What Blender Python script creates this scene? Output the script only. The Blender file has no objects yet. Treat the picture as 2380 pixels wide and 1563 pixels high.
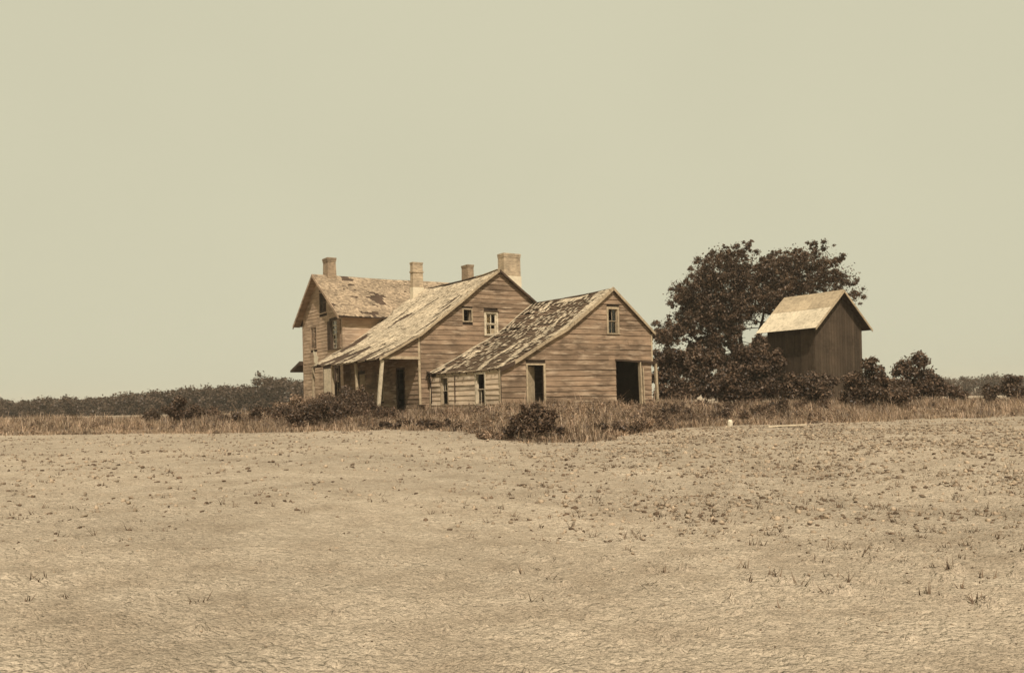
import bpy, bmesh, math, random
import numpy as np
from mathutils import Vector, noise as mnoise

R = math.radians
random.seed(7)
rng = np.random.default_rng(11)
scene = bpy.context.scene
col = scene.collection

# ------------------------------------------------------------------ camera
EYE = 0.45
cd = bpy.data.cameras.new("camera")
cam = bpy.data.objects.new("camera", cd)
col.objects.link(cam)
cd.sensor_width = 36.0
cd.lens = 36.0 * 2000.0 / 2380.0
cd.shift_y = 143.5 / 2380.0
cd.clip_start = 0.1
cd.clip_end = 6000.0
cam.location = (0.0, 0.0, EYE)
cam.rotation_euler = (R(90), 0.022, 0.0)
scene.camera = cam

# ------------------------------------------------------------------ light
SUN_AZ = (0.19, -0.98)          # horizontal direction towards the sun
SUN_EL = R(52)
world = bpy.data.worlds.new("World")
scene.world = world
world.use_nodes = True
wn = world.node_tree
wn.nodes.clear()
w_out = wn.nodes.new("ShaderNodeOutputWorld")
w_bg = wn.nodes.new("ShaderNodeBackground")
sky = wn.nodes.new("ShaderNodeTexSky")
sky.sky_type = 'NISHITA'
sky.sun_disc = False
sky.sun_elevation = SUN_EL
sky.sun_rotation = math.atan2(SUN_AZ[0], SUN_AZ[1])
sky.air_density = 1.0
sky.dust_density = 3.0
bw = wn.nodes.new("ShaderNodeRGBToBW")
flat = wn.nodes.new("ShaderNodeMapRange")          # a blown, even, hazy sky on old orthochromatic paper
flat.inputs['From Min'].default_value = 0.0
flat.inputs['From Max'].default_value = 12.0
flat.inputs['To Min'].default_value = 6.0
flat.inputs['To Max'].default_value = 6.95
tint = wn.nodes.new("ShaderNodeMix")
tint.data_type = 'RGBA'
tint.blend_type = 'MULTIPLY'
tint.inputs['Factor'].default_value = 1.0
tint.inputs[7].default_value = (1.0, 0.962, 0.70, 1)
wn.links.new(sky.outputs[0], bw.inputs[0])
wn.links.new(bw.outputs[0], flat.inputs['Value'])
wn.links.new(flat.outputs[0], tint.inputs[6])
wtc = wn.nodes.new("ShaderNodeTexCoord")
wno = wn.nodes.new("ShaderNodeTexNoise")
wno.inputs['Scale'].default_value = 1.6
wno.inputs['Detail'].default_value = 4.0
wmr = wn.nodes.new("ShaderNodeMapRange")
wmr.inputs['From Min'].default_value = 0.3
wmr.inputs['From Max'].default_value = 0.7
wmr.inputs['To Min'].default_value = 0.965
wmr.inputs['To Max'].default_value = 1.035
veil = wn.nodes.new("ShaderNodeMix")               # the faintest unevenness of thin high cloud
veil.data_type = 'RGBA'
veil.blend_type = 'MULTIPLY'
veil.inputs['Factor'].default_value = 1.0
wn.links.new(wtc.outputs['Generated'], wno.inputs['Vector'])
wn.links.new(wno.outputs[0], wmr.inputs['Value'])
wn.links.new(tint.outputs[2], veil.inputs[6])
wn.links.new(wmr.outputs[0], veil.inputs[7])
wn.links.new(veil.outputs[2], w_bg.inputs[0])
w_bg.inputs[1].default_value = 0.1
wn.links.new(w_bg.outputs[0], w_out.inputs[0])

sd = bpy.data.lights.new("sun", 'SUN')
sd.energy = 5.0
sd.angle = R(0.6)
sd.color = (1.0, 0.905, 0.77)
sun = bpy.data.objects.new("sun", sd)
col.objects.link(sun)
to_sun = Vector((SUN_AZ[0], SUN_AZ[1], 0)).normalized() * math.cos(SUN_EL) + Vector((0, 0, math.sin(SUN_EL)))
sun.rotation_euler = to_sun.to_track_quat('Z', 'Y').to_euler()
sun.location = (20, -30, 40)

vs = scene.view_settings
vs.view_transform = 'Standard'
vs.look = 'None'
vs.exposure = 0.0
vs.gamma = 1.0
vs.use_curve_mapping = False
scene.cycles.max_bounces = 6
scene.cycles.transparent_max_bounces = 8
scene.cycles.pixel_filter_type = 'BLACKMAN_HARRIS'
scene.cycles.filter_width = 1.55


# ------------------------------------------------------------------ materials
def new_mat(name):
    m = bpy.data.materials.new(name)
    m.use_nodes = True
    nt = m.node_tree
    nt.nodes.clear()
    out = nt.nodes.new("ShaderNodeOutputMaterial")
    b = nt.nodes.new("ShaderNodeBsdfPrincipled")
    b.inputs['Roughness'].default_value = 0.9
    b.inputs['Specular IOR Level'].default_value = 0.15
    nt.links.new(b.outputs[0], out.inputs[0])
    return m, nt, b


def nd(nt, t, **kw):
    n = nt.nodes.new(t)
    for k, v in kw.items():
        setattr(n, k, v)
    return n


def tex_noise(nt, src, scale, detail=4.0, rough=0.6, mapscale=None):
    if mapscale:
        mp = nd(nt, "ShaderNodeMapping")
        mp.inputs['Scale'].default_value = mapscale
        nt.links.new(src, mp.inputs[0])
        src = mp.outputs[0]
    n = nd(nt, "ShaderNodeTexNoise")
    n.inputs['Scale'].default_value = scale
    n.inputs['Detail'].default_value = detail
    n.inputs['Roughness'].default_value = rough
    nt.links.new(src, n.inputs['Vector'])
    return n.outputs[0]


def ramp(nt, src, stops):
    r = nd(nt, "ShaderNodeValToRGB")
    el = r.color_ramp.elements
    while len(el) < len(stops):
        el.new(0.5)
    for e, (p, c) in zip(el, stops):
        e.position = p
        e.color = (c[0], c[1], c[2], 1) if hasattr(c, '__len__') else (c, c, c, 1)
    nt.links.new(src, r.inputs[0])
    return r.outputs[0]


def mix(nt, blend, fac, a, b):
    m = nd(nt, "ShaderNodeMix", data_type='RGBA', blend_type=blend)
    for sock, v in ((m.inputs['Factor'], fac), (m.inputs[6], a), (m.inputs[7], b)):
        if hasattr(v, 'is_output'):
            nt.links.new(v, sock)
        elif hasattr(v, '__len__'):
            sock.default_value = (v[0], v[1], v[2], 1)
        else:
            sock.default_value = v
    return m.outputs[2]


def bump(nt, b, src, strength, dist):
    bp = nd(nt, "ShaderNodeBump")
    bp.inputs['Strength'].default_value = strength
    bp.inputs['Distance'].default_value = dist
    nt.links.new(src, bp.inputs['Height'])
    nt.links.new(bp.outputs[0], b.inputs['Normal'])


def mul(c, k):
    k = k * 0.9
    return tuple(x * k for x in c)


def wood(name, base, vary=0.35, stain=0.6, grain=(0.5, 0.5, 22), island=False, pale=None, seed=0.0):
    """old bare boards: grain along the board, blotches of mildew, each board its own tone"""
    m, nt, b = new_mat(name)
    tc = nd(nt, "ShaderNodeTexCoord")
    oi = nd(nt, "ShaderNodeObjectInfo")
    sh = nd(nt, "ShaderNodeVectorMath", operation='ADD')
    sc = nd(nt, "ShaderNodeVectorMath", operation='SCALE')
    cx = nd(nt, "ShaderNodeCombineXYZ")
    nt.links.new(oi.outputs['Random'], cx.inputs[0])
    cx.inputs[1].default_value = seed
    nt.links.new(cx.outputs[0], sc.inputs[0])
    sc.inputs['Scale'].default_value = 30.0
    nt.links.new(tc.outputs['Object'], sh.inputs[0])
    nt.links.new(sc.outputs[0], sh.inputs[1])
    g = tex_noise(nt, sh.outputs[0], 1.0, 6, 0.65, grain)
    blot = tex_noise(nt, tc.outputs['Object'], 0.55, 5, 0.62, (1, 1, 1.6))
    blot2 = tex_noise(nt, sh.outputs[0], 1.6, 4, 0.6, (0.45, 0.45, 2.5))
    if island:
        ge = nd(nt, "ShaderNodeNewGeometry")
        rnd = ge.outputs['Random Per Island']
    else:
        rnd = oi.outputs['Random']
    c = ramp(nt, g, [(0.28, mul(base, 0.55)), (0.5, base), (0.75, mul(base, 1.28))])
    tone = ramp(nt, rnd, [(0.0, 1 - vary), (1.0, 1 + vary * 0.55)])
    c = mix(nt, 'MULTIPLY', 1.0, c, tone)
    st = ramp(nt, blot, [(0.38, 0.0), (0.6, 1.0)])
    stm = mix(nt, 'MULTIPLY', 1.0, st, ramp(nt, blot2, [(0.34, 0.1), (0.56, 1.0)]))
    c = mix(nt, 'MIX', mix(nt, 'MULTIPLY', 1.0, stm, (stain,) * 3), c, mul(base, 0.32))
    if pale:
        pm = ramp(nt, tex_noise(nt, sh.outputs[0], 1.3, 4, 0.6, (0.6, 0.6, 3.5)), [(0.52, 0.0), (0.68, 0.8)])
        c = mix(nt, 'MIX', pm, c, pale)
    nt.links.new(c, b.inputs['Base Color'])
    bump(nt, b, g, 0.5, 0.012)
    return m


def plain(name, base, vary=0.25, scale=3.0, rough=0.9, island=False, bumpd=0.0):
    m, nt, b = new_mat(name)
    tc = nd(nt, "ShaderNodeTexCoord")
    n = tex_noise(nt, tc.outputs['Object'], scale, 5, 0.6)
    c = ramp(nt, n, [(0.3, mul(base, 1 - vary)), (0.7, mul(base, 1 + vary))])
    if island:
        ge = nd(nt, "ShaderNodeNewGeometry")
        c = mix(nt, 'MULTIPLY', 1.0, c, ramp(nt, ge.outputs['Random Per Island'], [(0, 0.62), (1, 1.3)]))
    nt.links.new(c, b.inputs['Base Color'])
    b.inputs['Roughness'].default_value = rough
    if bumpd:
        bump(nt, b, n, 0.8, bumpd)
    return m


def leafmat(name, base, trans=0.25, vary=(0.55, 1.45)):
    m, nt, b = new_mat(name)
    ge = nd(nt, "ShaderNodeNewGeometry")
    tc = nd(nt, "ShaderNodeTexCoord")
    n = tex_noise(nt, tc.outputs['Object'], 0.8, 3, 0.6)
    c = ramp(nt, ge.outputs['Random Per Island'], [(0, mul(base, vary[0])), (1, mul(base, vary[1]))])
    c = mix(nt, 'MULTIPLY', 1.0, c, ramp(nt, n, [(0.32, 0.6), (0.66, 1.3)]))
    nt.links.new(c, b.inputs['Base Color'])
    b.inputs['Roughness'].default_value = 0.5
    b.inputs['Specular IOR Level'].default_value = 0.3
    tr = nd(nt, "ShaderNodeBsdfTranslucent")
    nt.links.new(c, tr.inputs[0])
    ms = nd(nt, "ShaderNodeMixShader")
    ms.inputs[0].default_value = trans
    nt.links.new(b.outputs[0], ms.inputs[1])
    nt.links.new(tr.outputs[0], ms.inputs[2])
    out = [x for x in nt.nodes if x.type == 'OUTPUT_MATERIAL'][0]
    nt.links.new(ms.outputs[0], out.inputs[0])
    return m


def brickmat(name, base, mortar):
    m, nt, b = new_mat(name)
    tc = nd(nt, "ShaderNodeTexCoord")
    sep = nd(nt, "ShaderNodeSeparateXYZ")
    nt.links.new(tc.outputs['Object'], sep.inputs[0])
    add = nd(nt, "ShaderNodeMath", operation='ADD')
    nt.links.new(sep.outputs[0], add.inputs[0])
    nt.links.new(sep.outputs[1], add.inputs[1])
    cb = nd(nt, "ShaderNodeCombineXYZ")
    nt.links.new(add.outputs[0], cb.inputs[0])
    nt.links.new(sep.outputs[2], cb.inputs[1])
    br = nd(nt, "ShaderNodeTexBrick")
    br.inputs['Scale'].default_value = 1.0
    br.inputs['Brick Width'].default_value = 0.215
    br.inputs['Row Height'].default_value = 0.075
    br.inputs['Mortar Size'].default_value = 0.012
    br.inputs['Color1'].default_value = (*mul(base, 1.25), 1)
    br.inputs['Color2'].default_value = (*mul(base, 0.7), 1)
    br.inputs['Mortar'].default_value = (*mortar, 1)
    nt.links.new(cb.outputs[0], br.inputs['Vector'])
    n = tex_noise(nt, tc.outputs['Object'], 2.2, 5, 0.65)
    c = mix(nt, 'MULTIPLY', 1.0, br.outputs[0], ramp(nt, n, [(0.3, 0.65), (0.7, 1.2)]))
    nt.links.new(c, b.inputs['Base Color'])
    bump(nt, b, br.outputs[1], -0.6, 0.01)
    return m


M = {}
M['board'] = wood('weathered_clapboard', (0.29, 0.196, 0.128), 0.3, 0.85, pale=(0.45, 0.34, 0.24))
M['board_white'] = wood('whitewashed_clapboard', (0.62, 0.475, 0.34), 0.25, 0.5, pale=(0.72, 0.6, 0.45), seed=2.0)
M['board_house'] = wood('house_clapboard', (0.41, 0.29, 0.198), 0.2, 0.65, pale=(0.5, 0.375, 0.265), seed=4.0)
M['trim'] = wood('pale_trim', (0.42, 0.325, 0.215), 0.15, 0.4, grain=(6, 6, 6), seed=1.0)
M['trim_white'] = wood('white_trim', (0.60, 0.5, 0.36), 0.1, 0.35, grain=(5, 5, 5), seed=3.0)
M['dark_wood'] = wood('dark_plank', (0.075, 0.052, 0.034), 0.3, 0.5, grain=(14, 14, 0.8))
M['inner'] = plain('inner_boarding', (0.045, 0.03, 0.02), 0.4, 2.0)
M['deck'] = wood('roof_sheathing', (0.085, 0.055, 0.037), 0.3, 0.5, grain=(2, 2, 20))
M['lath'] = wood('roof_lath', (0.22, 0.15, 0.1), 0.35, 0.6, grain=(8, 1, 8))
M['shingle'] = wood('silvered_shingle', (0.56, 0.455, 0.325), 0.36, 0.45, grain=(9, 9, 9), island=True)
M['shingle_old'] = wood('brown_shingle', (0.375, 0.28, 0.19), 0.4, 0.5, grain=(9, 9, 9), island=True)
M['brick'] = brickmat('pale_brick', (0.40, 0.30, 0.20), (0.46, 0.37, 0.26))
M['brick_dark'] = brickmat('sooty_brick', (0.27, 0.19, 0.125), (0.33, 0.25, 0.17))
M['plaster'] = plain('limewash', (0.66, 0.57, 0.42), 0.12, 3.0, bumpd=0.01)
M['iron'] = plain('rusty_iron', (0.05, 0.034, 0.024), 0.4, 6.0, 0.6)
M['stone'] = plain('pale_stone', (0.62, 0.54, 0.41), 0.15, 5.0, bumpd=0.02)
M['leaf_tree'] = leafmat('tree_leaf', (0.10, 0.062, 0.038), 0.28, (0.35, 2.0))
M['leaf_shrub'] = leafmat('shrub_leaf', (0.10, 0.063, 0.040), 0.24, (0.3, 2.1))
M['leaf_bush'] = leafmat('bush_leaf', (0.088, 0.055, 0.035), 0.24, (0.35, 2.2))
M['leaf_far'] = leafmat('distant_leaf', (0.095, 0.062, 0.04), 0.2, (0.75, 1.25))
M['grass'] = leafmat('dry_grass', (0.52, 0.385, 0.27), 0.42, (0.35, 1.45))
M['weed'] = leafmat('weed_leaf', (0.31, 0.21, 0.14), 0.32, (0.35, 1.7))
M['bark'] = plain('bark', (0.06, 0.042, 0.028), 0.4, 4.0, bumpd=0.03)
M['clod'] = plain('soil_clod', (0.33, 0.25, 0.175), 0.3, 3.0, island=True)
M['litter'] = plain('dry_litter_and_shade', (0.13, 0.088, 0.058), 0.3, 3.0, island=True)


def glassmat():
    m, nt, b = new_mat('window_glass')
    b.inputs['Base Color'].default_value = (0.8, 0.75, 0.62, 1)
    b.inputs['Roughness'].default_value = 0.06
    b.inputs['Specular IOR Level'].default_value = 0.5
    b.inputs['Transmission Weight'].default_value = 1.0
    b.inputs['IOR'].default_value = 1.45
    return m


M['glass'] = glassmat()


# ------------------------------------------------------------------ mesh helpers
class MB:
    def __init__(self):
        self.v = []
        self.f = []

    def poly(self, pts):
        n = len(self.v)
        self.v += [tuple(p) for p in pts]
        self.f.append(tuple(range(n, n + len(pts))))
        return self

    def hexa(self, p):
        """p: 8 points, bottom ring 0-3 then top ring 4-7"""
        n = len(self.v)
        self.v += [tuple(q) for q in p]
        for f in ((3, 2, 1, 0), (4, 5, 6, 7), (0, 1, 5, 4), (1, 2, 6, 5), (2, 3, 7, 6), (3, 0, 4, 7)):
            self.f.append(tuple(n + i for i in f))
        return self

    def box(self, x0, x1, y0, y1, z0, z1):
        return self.hexa([(x0, y0, z0), (x1, y0, z0), (x1, y1, z0), (x0, y1, z0),
                          (x0, y0, z1), (x1, y0, z1), (x1, y1, z1), (x0, y1, z1)])

    def bar(self, p, q, w, h, up=(0, 0, 1)):
        """a rectangular bar from p to q, w wide, h high"""
        p, q = Vector(p), Vector(q)
        d = (q - p).normalized()
        s = d.cross(Vector(up))
        if s.length < 1e-4:
            s = d.cross(Vector((1, 0, 0)))
        s.normalize()
        u = s.cross(d).normalized()
        s, u = s * w / 2, u * h / 2
        return self.hexa([p - s - u, p + s - u, q + s - u, q - s - u, p - s + u, p + s + u, q + s + u, q - s + u])

    def tube(self, pts, rad, n=7):
        pts = [Vector(p) for p in pts]
        base = len(self.v)
        for i, p in enumerate(pts):
            d = (pts[min(i + 1, len(pts) - 1)] - pts[max(i - 1, 0)]).normalized()
            s = d.cross(Vector((0.3, 1, 0.2))).normalized()
            u = d.cross(s)
            for k in range(n):
                a = 2 * math.pi * k / n
                self.v.append(tuple(p + (s * math.cos(a) + u * math.sin(a)) * rad[i]))
        for i in range(len(pts) - 1):
            for k in range(n):
                a, b = base + i * n + k, base + i * n + (k + 1) % n
                self.f.append((a, b, b + n, a + n))
        self.f.append(tuple(base + k for k in reversed(range(n))))
        self.f.append(tuple(base + (len(pts) - 1) * n + k for k in range(n)))
        return self

    def build(self, name, mat, parent=None, origin=(0, 0, 0), smooth=False):
        me = bpy.data.meshes.new(name)
        ox, oy, oz = origin
        me.from_pydata([(x - ox, y - oy, z - oz) for x, y, z in self.v], [], self.f)
        me.materials.append(M[mat] if isinstance(mat, str) else mat)
        if smooth:
            me.shade_smooth()
        me.update()
        if mat == 'glass':
            bm = bmesh.new()
            bm.from_mesh(me)
            bmesh.ops.recalc_face_normals(bm, faces=bm.faces)
            bm.to_mesh(me)
            bm.free()
        o = bpy.data.objects.new(name, me)
        col.objects.link(o)
        if parent is not None:
            o.parent = parent
        return o


def np_mesh(name, verts, quads, mat, parent=None, tris=None, smooth=False):
    me = bpy.data.meshes.new(name)
    nq = 0 if quads is None else len(quads)
    ntr = 0 if tris is None else len(tris)
    me.vertices.add(len(verts))
    me.vertices.foreach_set('co', np.ascontiguousarray(verts, np.float32).ravel())
    loops = np.concatenate(([np.asarray(quads, np.int32).ravel()] if nq else []) + ([np.asarray(tris, np.int32).ravel()] if ntr else []))
    me.loops.add(len(loops))
    me.loops.foreach_set('vertex_index', loops)
    me.polygons.add(nq + ntr)
    st = np.concatenate([np.arange(nq) * 4, nq * 4 + np.arange(ntr) * 3]).astype(np.int32)
    me.polygons.foreach_set('loop_start', st)
    me.polygons.foreach_set('loop_total', np.concatenate([np.full(nq, 4), np.full(ntr, 3)]).astype(np.int32))
    me.update(calc_edges=True)
    me.materials.append(M[mat] if isinstance(mat, str) else mat)
    if smooth:
        me.shade_smooth()
    o = bpy.data.objects.new(name, me)
    col.objects.link(o)
    if parent is not None:
        o.parent = parent
    return o


def tag(o, label=None, cat=None, group=None, kind=None):
    for k, v in (('label', label), ('category', cat), ('group', group), ('kind', kind)):
        if v:
            o[k] = v
    return o


def empty(name, loc, rz=0.0):
    o = bpy.data.objects.new(name, None)
    o.empty_display_size = 0.3
    col.objects.link(o)
    o.location = loc
    o.rotation_euler = (0, 0, rz)
    return o


# ------------------------------------------------------------------ the farmstead's own axes
TH = R(33)
E1 = (math.cos(TH), math.sin(TH))        # along the gables
E2 = (-math.sin(TH), math.cos(TH))       # along the ridges
OX, OY = -0.54, 42.0


def wpt(a, b, z=0.0):
    return (OX + a * E1[0] + b * E2[0], OY + a * E1[1] + b * E2[1], z)


def loc_ab(X, Y):
    dx, dy = X - OX, Y - OY
    return dx * E1[0] + dy * E1[1], dx * E2[0] + dy * E2[1]


class Building:
    """local frame: x = a, y = b, z up; parts are given in farm coordinates"""

    def __init__(self, name, base):
        self.base = base
        self.root = empty(name, wpt(*base), TH)

    def part(self, mb, name, mat, parent=None, smooth=False):
        return mb.build(name, mat, parent or self.root, self.base, smooth)


def to3(plane, u, w, z):
    """plane ('b', value, sign): wall at y=value facing sign*y, u runs along x; ('a', ...): the same for x"""
    ax, val, sg = plane
    return (u, val + sg * w, z) if ax == 'b' else (val + sg * w, u, z)


def spans(u0, u1, z0, z1, openings):
    """free intervals of a course between z0 and z1"""
    iv = [(u0, u1)]
    for (a, b, c, d) in openings:
        if d <= z0 + 0.03 or c >= z1 - 0.03:
            continue
        nx = []
        for p, q in iv:
            if b <= p or a >= q:
                nx.append((p, q))
                continue
            if a - p > 0.03:
                nx.append((p, a))
            if q - b > 0.03:
                nx.append((b, q))
        iv = nx
    return iv


def clad(bld, plane, umin, umax, zbase, ztop, left, right, openings, mat, pitch=0.265, maxlen=4.2,
         lap=0.045, wob=0.006, drop=0.0, name='clapboard', parent=None, seed=0):
    """clapboards course by course; left(z), right(z) clip the ends under a sloping roof; each board is an object"""
    rnd = random.Random(seed)
    z = zbase
    made = []
    while z < ztop - 0.04:
        h = pitch * rnd.uniform(0.93, 1.07)
        z1 = min(z + h, ztop)
        lo, hi = max(umin, left(z)), min(umax, right(z))
        if hi - lo > 0.12:
            for p, q in spans(lo, hi, z, z1, openings):
                cuts = [p]
                while q - cuts[-1] > maxlen * 1.25:
                    cuts.append(cuts[-1] + maxlen * rnd.uniform(0.62, 1.15))
                if q - cuts[-1] < 0.5 and len(cuts) > 1:
                    cuts.pop()
                cuts.append(q)
                for i in range(len(cuts) - 1):
                    if rnd.random() < drop:
                        continue
                    c0, c1 = cuts[i] + (0.004 if i else 0), cuts[i + 1] - (0.004 if i < len(cuts) - 2 else 0)
                    zt = z1 + 0.02
                    t0 = c0 if i else max(c0, min(left(zt), c1)) if abs(p - lo) < 1e-6 else c0
                    t1 = c1 if i < len(cuts) - 2 else min(c1, max(right(zt), t0 + 0.02)) if abs(q - hi) < 1e-6 else c1
                    j0, j1 = rnd.gauss(0, wob), rnd.gauss(0, wob)
                    k = rnd.uniform(0.7, 1.25) * lap
                    nseg = max(1, int((c1 - c0) / 1.1))
                    mb = MB()
                    prev = None
                    sag = [0.0] + [rnd.gauss(0, wob * 0.8) for _ in range(nseg - 1)] + [0.0]
                    cup = [rnd.uniform(0, 0.010) for _ in range(nseg + 1)]
                    for s in range(nseg + 1):
                        f = s / nseg
                        ub, ut = c0 + (c1 - c0) * f, t0 + (t1 - t0) * f
                        zz = z + j0 + (j1 - j0) * f + sag[s]
                        ring = [to3(plane, ub, 0.006, zz), to3(plane, ub, k + cup[s], zz),
                                to3(plane, ut, 0.012, zt), to3(plane, ut, 0.0, zt)]
                        n = len(mb.v)
                        mb.v += ring
                        if prev is not None:
                            for e in range(4):
                                mb.f.append((prev + e, prev + (e + 1) % 4, n + (e + 1) % 4, n + e))
                        else:
                            mb.f.append((n, n + 1, n + 2, n + 3))
                        prev = n
                    mb.f.append((prev + 3, prev + 2, prev + 1, prev))
                    made.append(bld.part(mb, name, mat, parent))
        z = z1
    return made


def sheath(bld, plane, umin, umax, zbase, ztop, left, right, openings, th=0.10, mat='inner', step=0.15, name='sheathing'):
    """the solid wall behind the boards with its openings, one mesh"""
    zs = sorted(set([zbase, ztop] + [x for o in openings for x in o[2:4] if zbase < x < ztop]))
    cuts = []
    for i in range(len(zs) - 1):
        n = max(1, int((zs[i + 1] - zs[i]) / step))
        cuts += [zs[i] + (zs[i + 1] - zs[i]) * k / n for k in range(n)]
    cuts.append(ztop)
    mb = MB()
    for z, z1 in zip(cuts[:-1], cuts[1:]):
        lo, hi = max(umin, left(z1)), min(umax, right(z1))
        if hi - lo < 0.02:
            continue
        for p, q in spans(lo, hi, z - 0.02, z1 + 0.02, [(a, b, c - 0.001 + 0.0, d) for a, b, c, d in openings if c < z1 - 1e-4 and d > z + 1e-4]):
            mb.hexa([to3(plane, p, -th, z), to3(plane, q, -th, z), to3(plane, q, 0, z), to3(plane, p, 0, z),
                     to3(plane, p, -th, z1), to3(plane, q, -th, z1), to3(plane, q, 0, z1), to3(plane, p, 0, z1)])
    return bld.part(mb, name, mat)


def pbox(mb, plane, u0, u1, w0, w1, z0, z1):
    p = [to3(plane, u, w, z) for z in (z0, z1) for u, w in ((u0, w0), (u1, w0), (u1, w1), (u0, w1))]
    return mb.hexa(p)


def window(bld, plane, u0, u1, z0, z1, cols=3, rows=2, fw=0.10, frame='trim', sash='trim', panes='all',
           lower=True, upper=True, casing=True, depth=0.05, bar=0.022, stile=0.035, sill=True):
    """double-hung sash: casing, two sashes with glazing bars, panes"""
    fr = MB()
    if casing:
        pbox(fr, plane, u0 - fw, u0, 0.002, 0.055, z0 - 0.02, z1 + fw)
        pbox(fr, plane, u1, u1 + fw, 0.002, 0.055, z0 - 0.02, z1 + fw)
        pbox(fr, plane, u0, u1, 0.002, 0.053, z1, z1 + fw)
    pbox(fr, plane, u0, u0 + 0.02, -0.11, 0.0, z0, z1)
    pbox(fr, plane, u1 - 0.02, u1, -0.11, 0.0, z0, z1)
    w = bld.part(fr, 'window', frame)
    if sill:
        s = MB()
        pbox(s, plane, u0 - fw - 0.03, u1 + fw + 0.03, -0.10, 0.085, z0 - 0.065, z0 - 0.022)
        bld.part(s, 'sill', frame, w)
    zm = (z0 + z1) / 2
    k = 0
    for (a, b, dd, on) in ((z0, zm, -depth - 0.035, lower), (zm, z1, -depth, upper)):
        if not on:
            continue
        sm = MB()
        A, B = u0 + 0.022, u1 - 0.022
        pbox(sm, plane, A, A + stile, dd - 0.03, dd, a, b)
        pbox(sm, plane, B - stile, B, dd - 0.03, dd, a, b)
        pbox(sm, plane, A + stile, B - stile, dd - 0.03, dd, a, a + stile)
        pbox(sm, plane, A + stile, B - stile, dd - 0.03, dd, b - stile, b)
        cw = (B - A - 2 * stile) / cols
        rh = (b - a - 2 * stile) / rows
        for i in range(1, cols):
            x = A + stile + cw * i
            pbox(sm, plane, x - bar / 2, x + bar / 2, dd - 0.026, dd - 0.004, a + stile, b - stile)
        for j in range(1, rows):
            zz = a + stile + rh * j
            pbox(sm, plane, A + stile, B - stile, dd - 0.025, dd - 0.005, zz - bar / 2, zz + bar / 2)
        bld.part(sm, 'sash', sash, w)
        for i in range(cols):
            for j in range(rows):
                if panes == 'all' or (k, i, j) in panes:
                    pm = MB()
                    x0 = A + stile + cw * i + 0.004
                    zz0 = a + stile + rh * j + 0.004
                    pbox(pm, plane, x0, x0 + cw - 0.008, dd - 0.017, dd - 0.013, zz0, zz0 + rh - 0.008)
                    bld.part(pm, 'pane', 'glass', w)
        k += 1
    return w


# roofs -------------------------------------------------------------
class Slope:
    """one roof slope: a profile in the (u, z) plane from eave to ridge, swept along t"""

    def __init__(self, prof, axis, t0, t1, sag=0.0, rough=0.015, seed=0):
        self.prof, self.axis, self.t0, self.t1 = prof, axis, t0, t1
        self.sag, self.rough, self.seed = sag, rough, seed
        self.acc = [0.0]
        for p, q in zip(prof[:-1], prof[1:]):
            self.acc.append(self.acc[-1] + math.dist(p, q))
        self.L = self.acc[-1]

    def pt(self, s, t, lift=0.0):
        i = 0
        while i < len(self.acc) - 2 and s > self.acc[i + 1]:
            i += 1
        (u0, z0), (u1, z1) = self.prof[i], self.prof[i + 1]
        f = (s - self.acc[i]) / (self.acc[i + 1] - self.acc[i])
        du, dz = (u1 - u0), (z1 - z0)
        ln = math.hypot(du, dz)
        nu, nz = -dz / ln, du / ln
        if nz < 0:
            nu, nz = -nu, -nz
        tt = (t - self.t0) / (self.t1 - self.t0)
        d = -self.sag * math.sin(math.pi * min(max(tt, 0), 1)) * min(1, 0.35 + 0.65 * s / self.L)
        d += self.rough * mnoise.noise(Vector((s * 0.45 + self.seed, t * 0.5, 3.1)))
        u, z = u0 + du * f + nu * lift, z0 + dz * f + nz * lift + d
        return (u, t, z) if self.axis == 'b' else (t, u, z)


def deck(bld, sl, name, mat, th=0.05, ns=14, nt=14):
    mb = MB()
    for layer, lift in ((0, 0.0), (1, -th)):
        for i in range(ns + 1):
            for j in range(nt + 1):
                mb.v.append(sl.pt(sl.L * i / ns, sl.t0 + (sl.t1 - sl.t0) * j / nt, lift))
    w = nt + 1
    off = (ns + 1) * w
    for i in range(ns):
        for j in range(nt):
            a = i * w + j
            mb.f.append((a, a + 1, a + w + 1, a + w))
            a += off
            mb.f.append((a + w, a + w + 1, a + 1, a))
    for i in range(ns):
        for j in (0, nt):
            a, b = i * w + j, (i + 1) * w + j
            mb.f.append((a, b, b + off, a + off))
    for j in range(nt):
        for i in (0, ns):
            a, b = i * w + j, i * w + j + 1
            mb.f.append((a, b, b + off, a + off))
    return bld.part(mb, name, mat)


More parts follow.
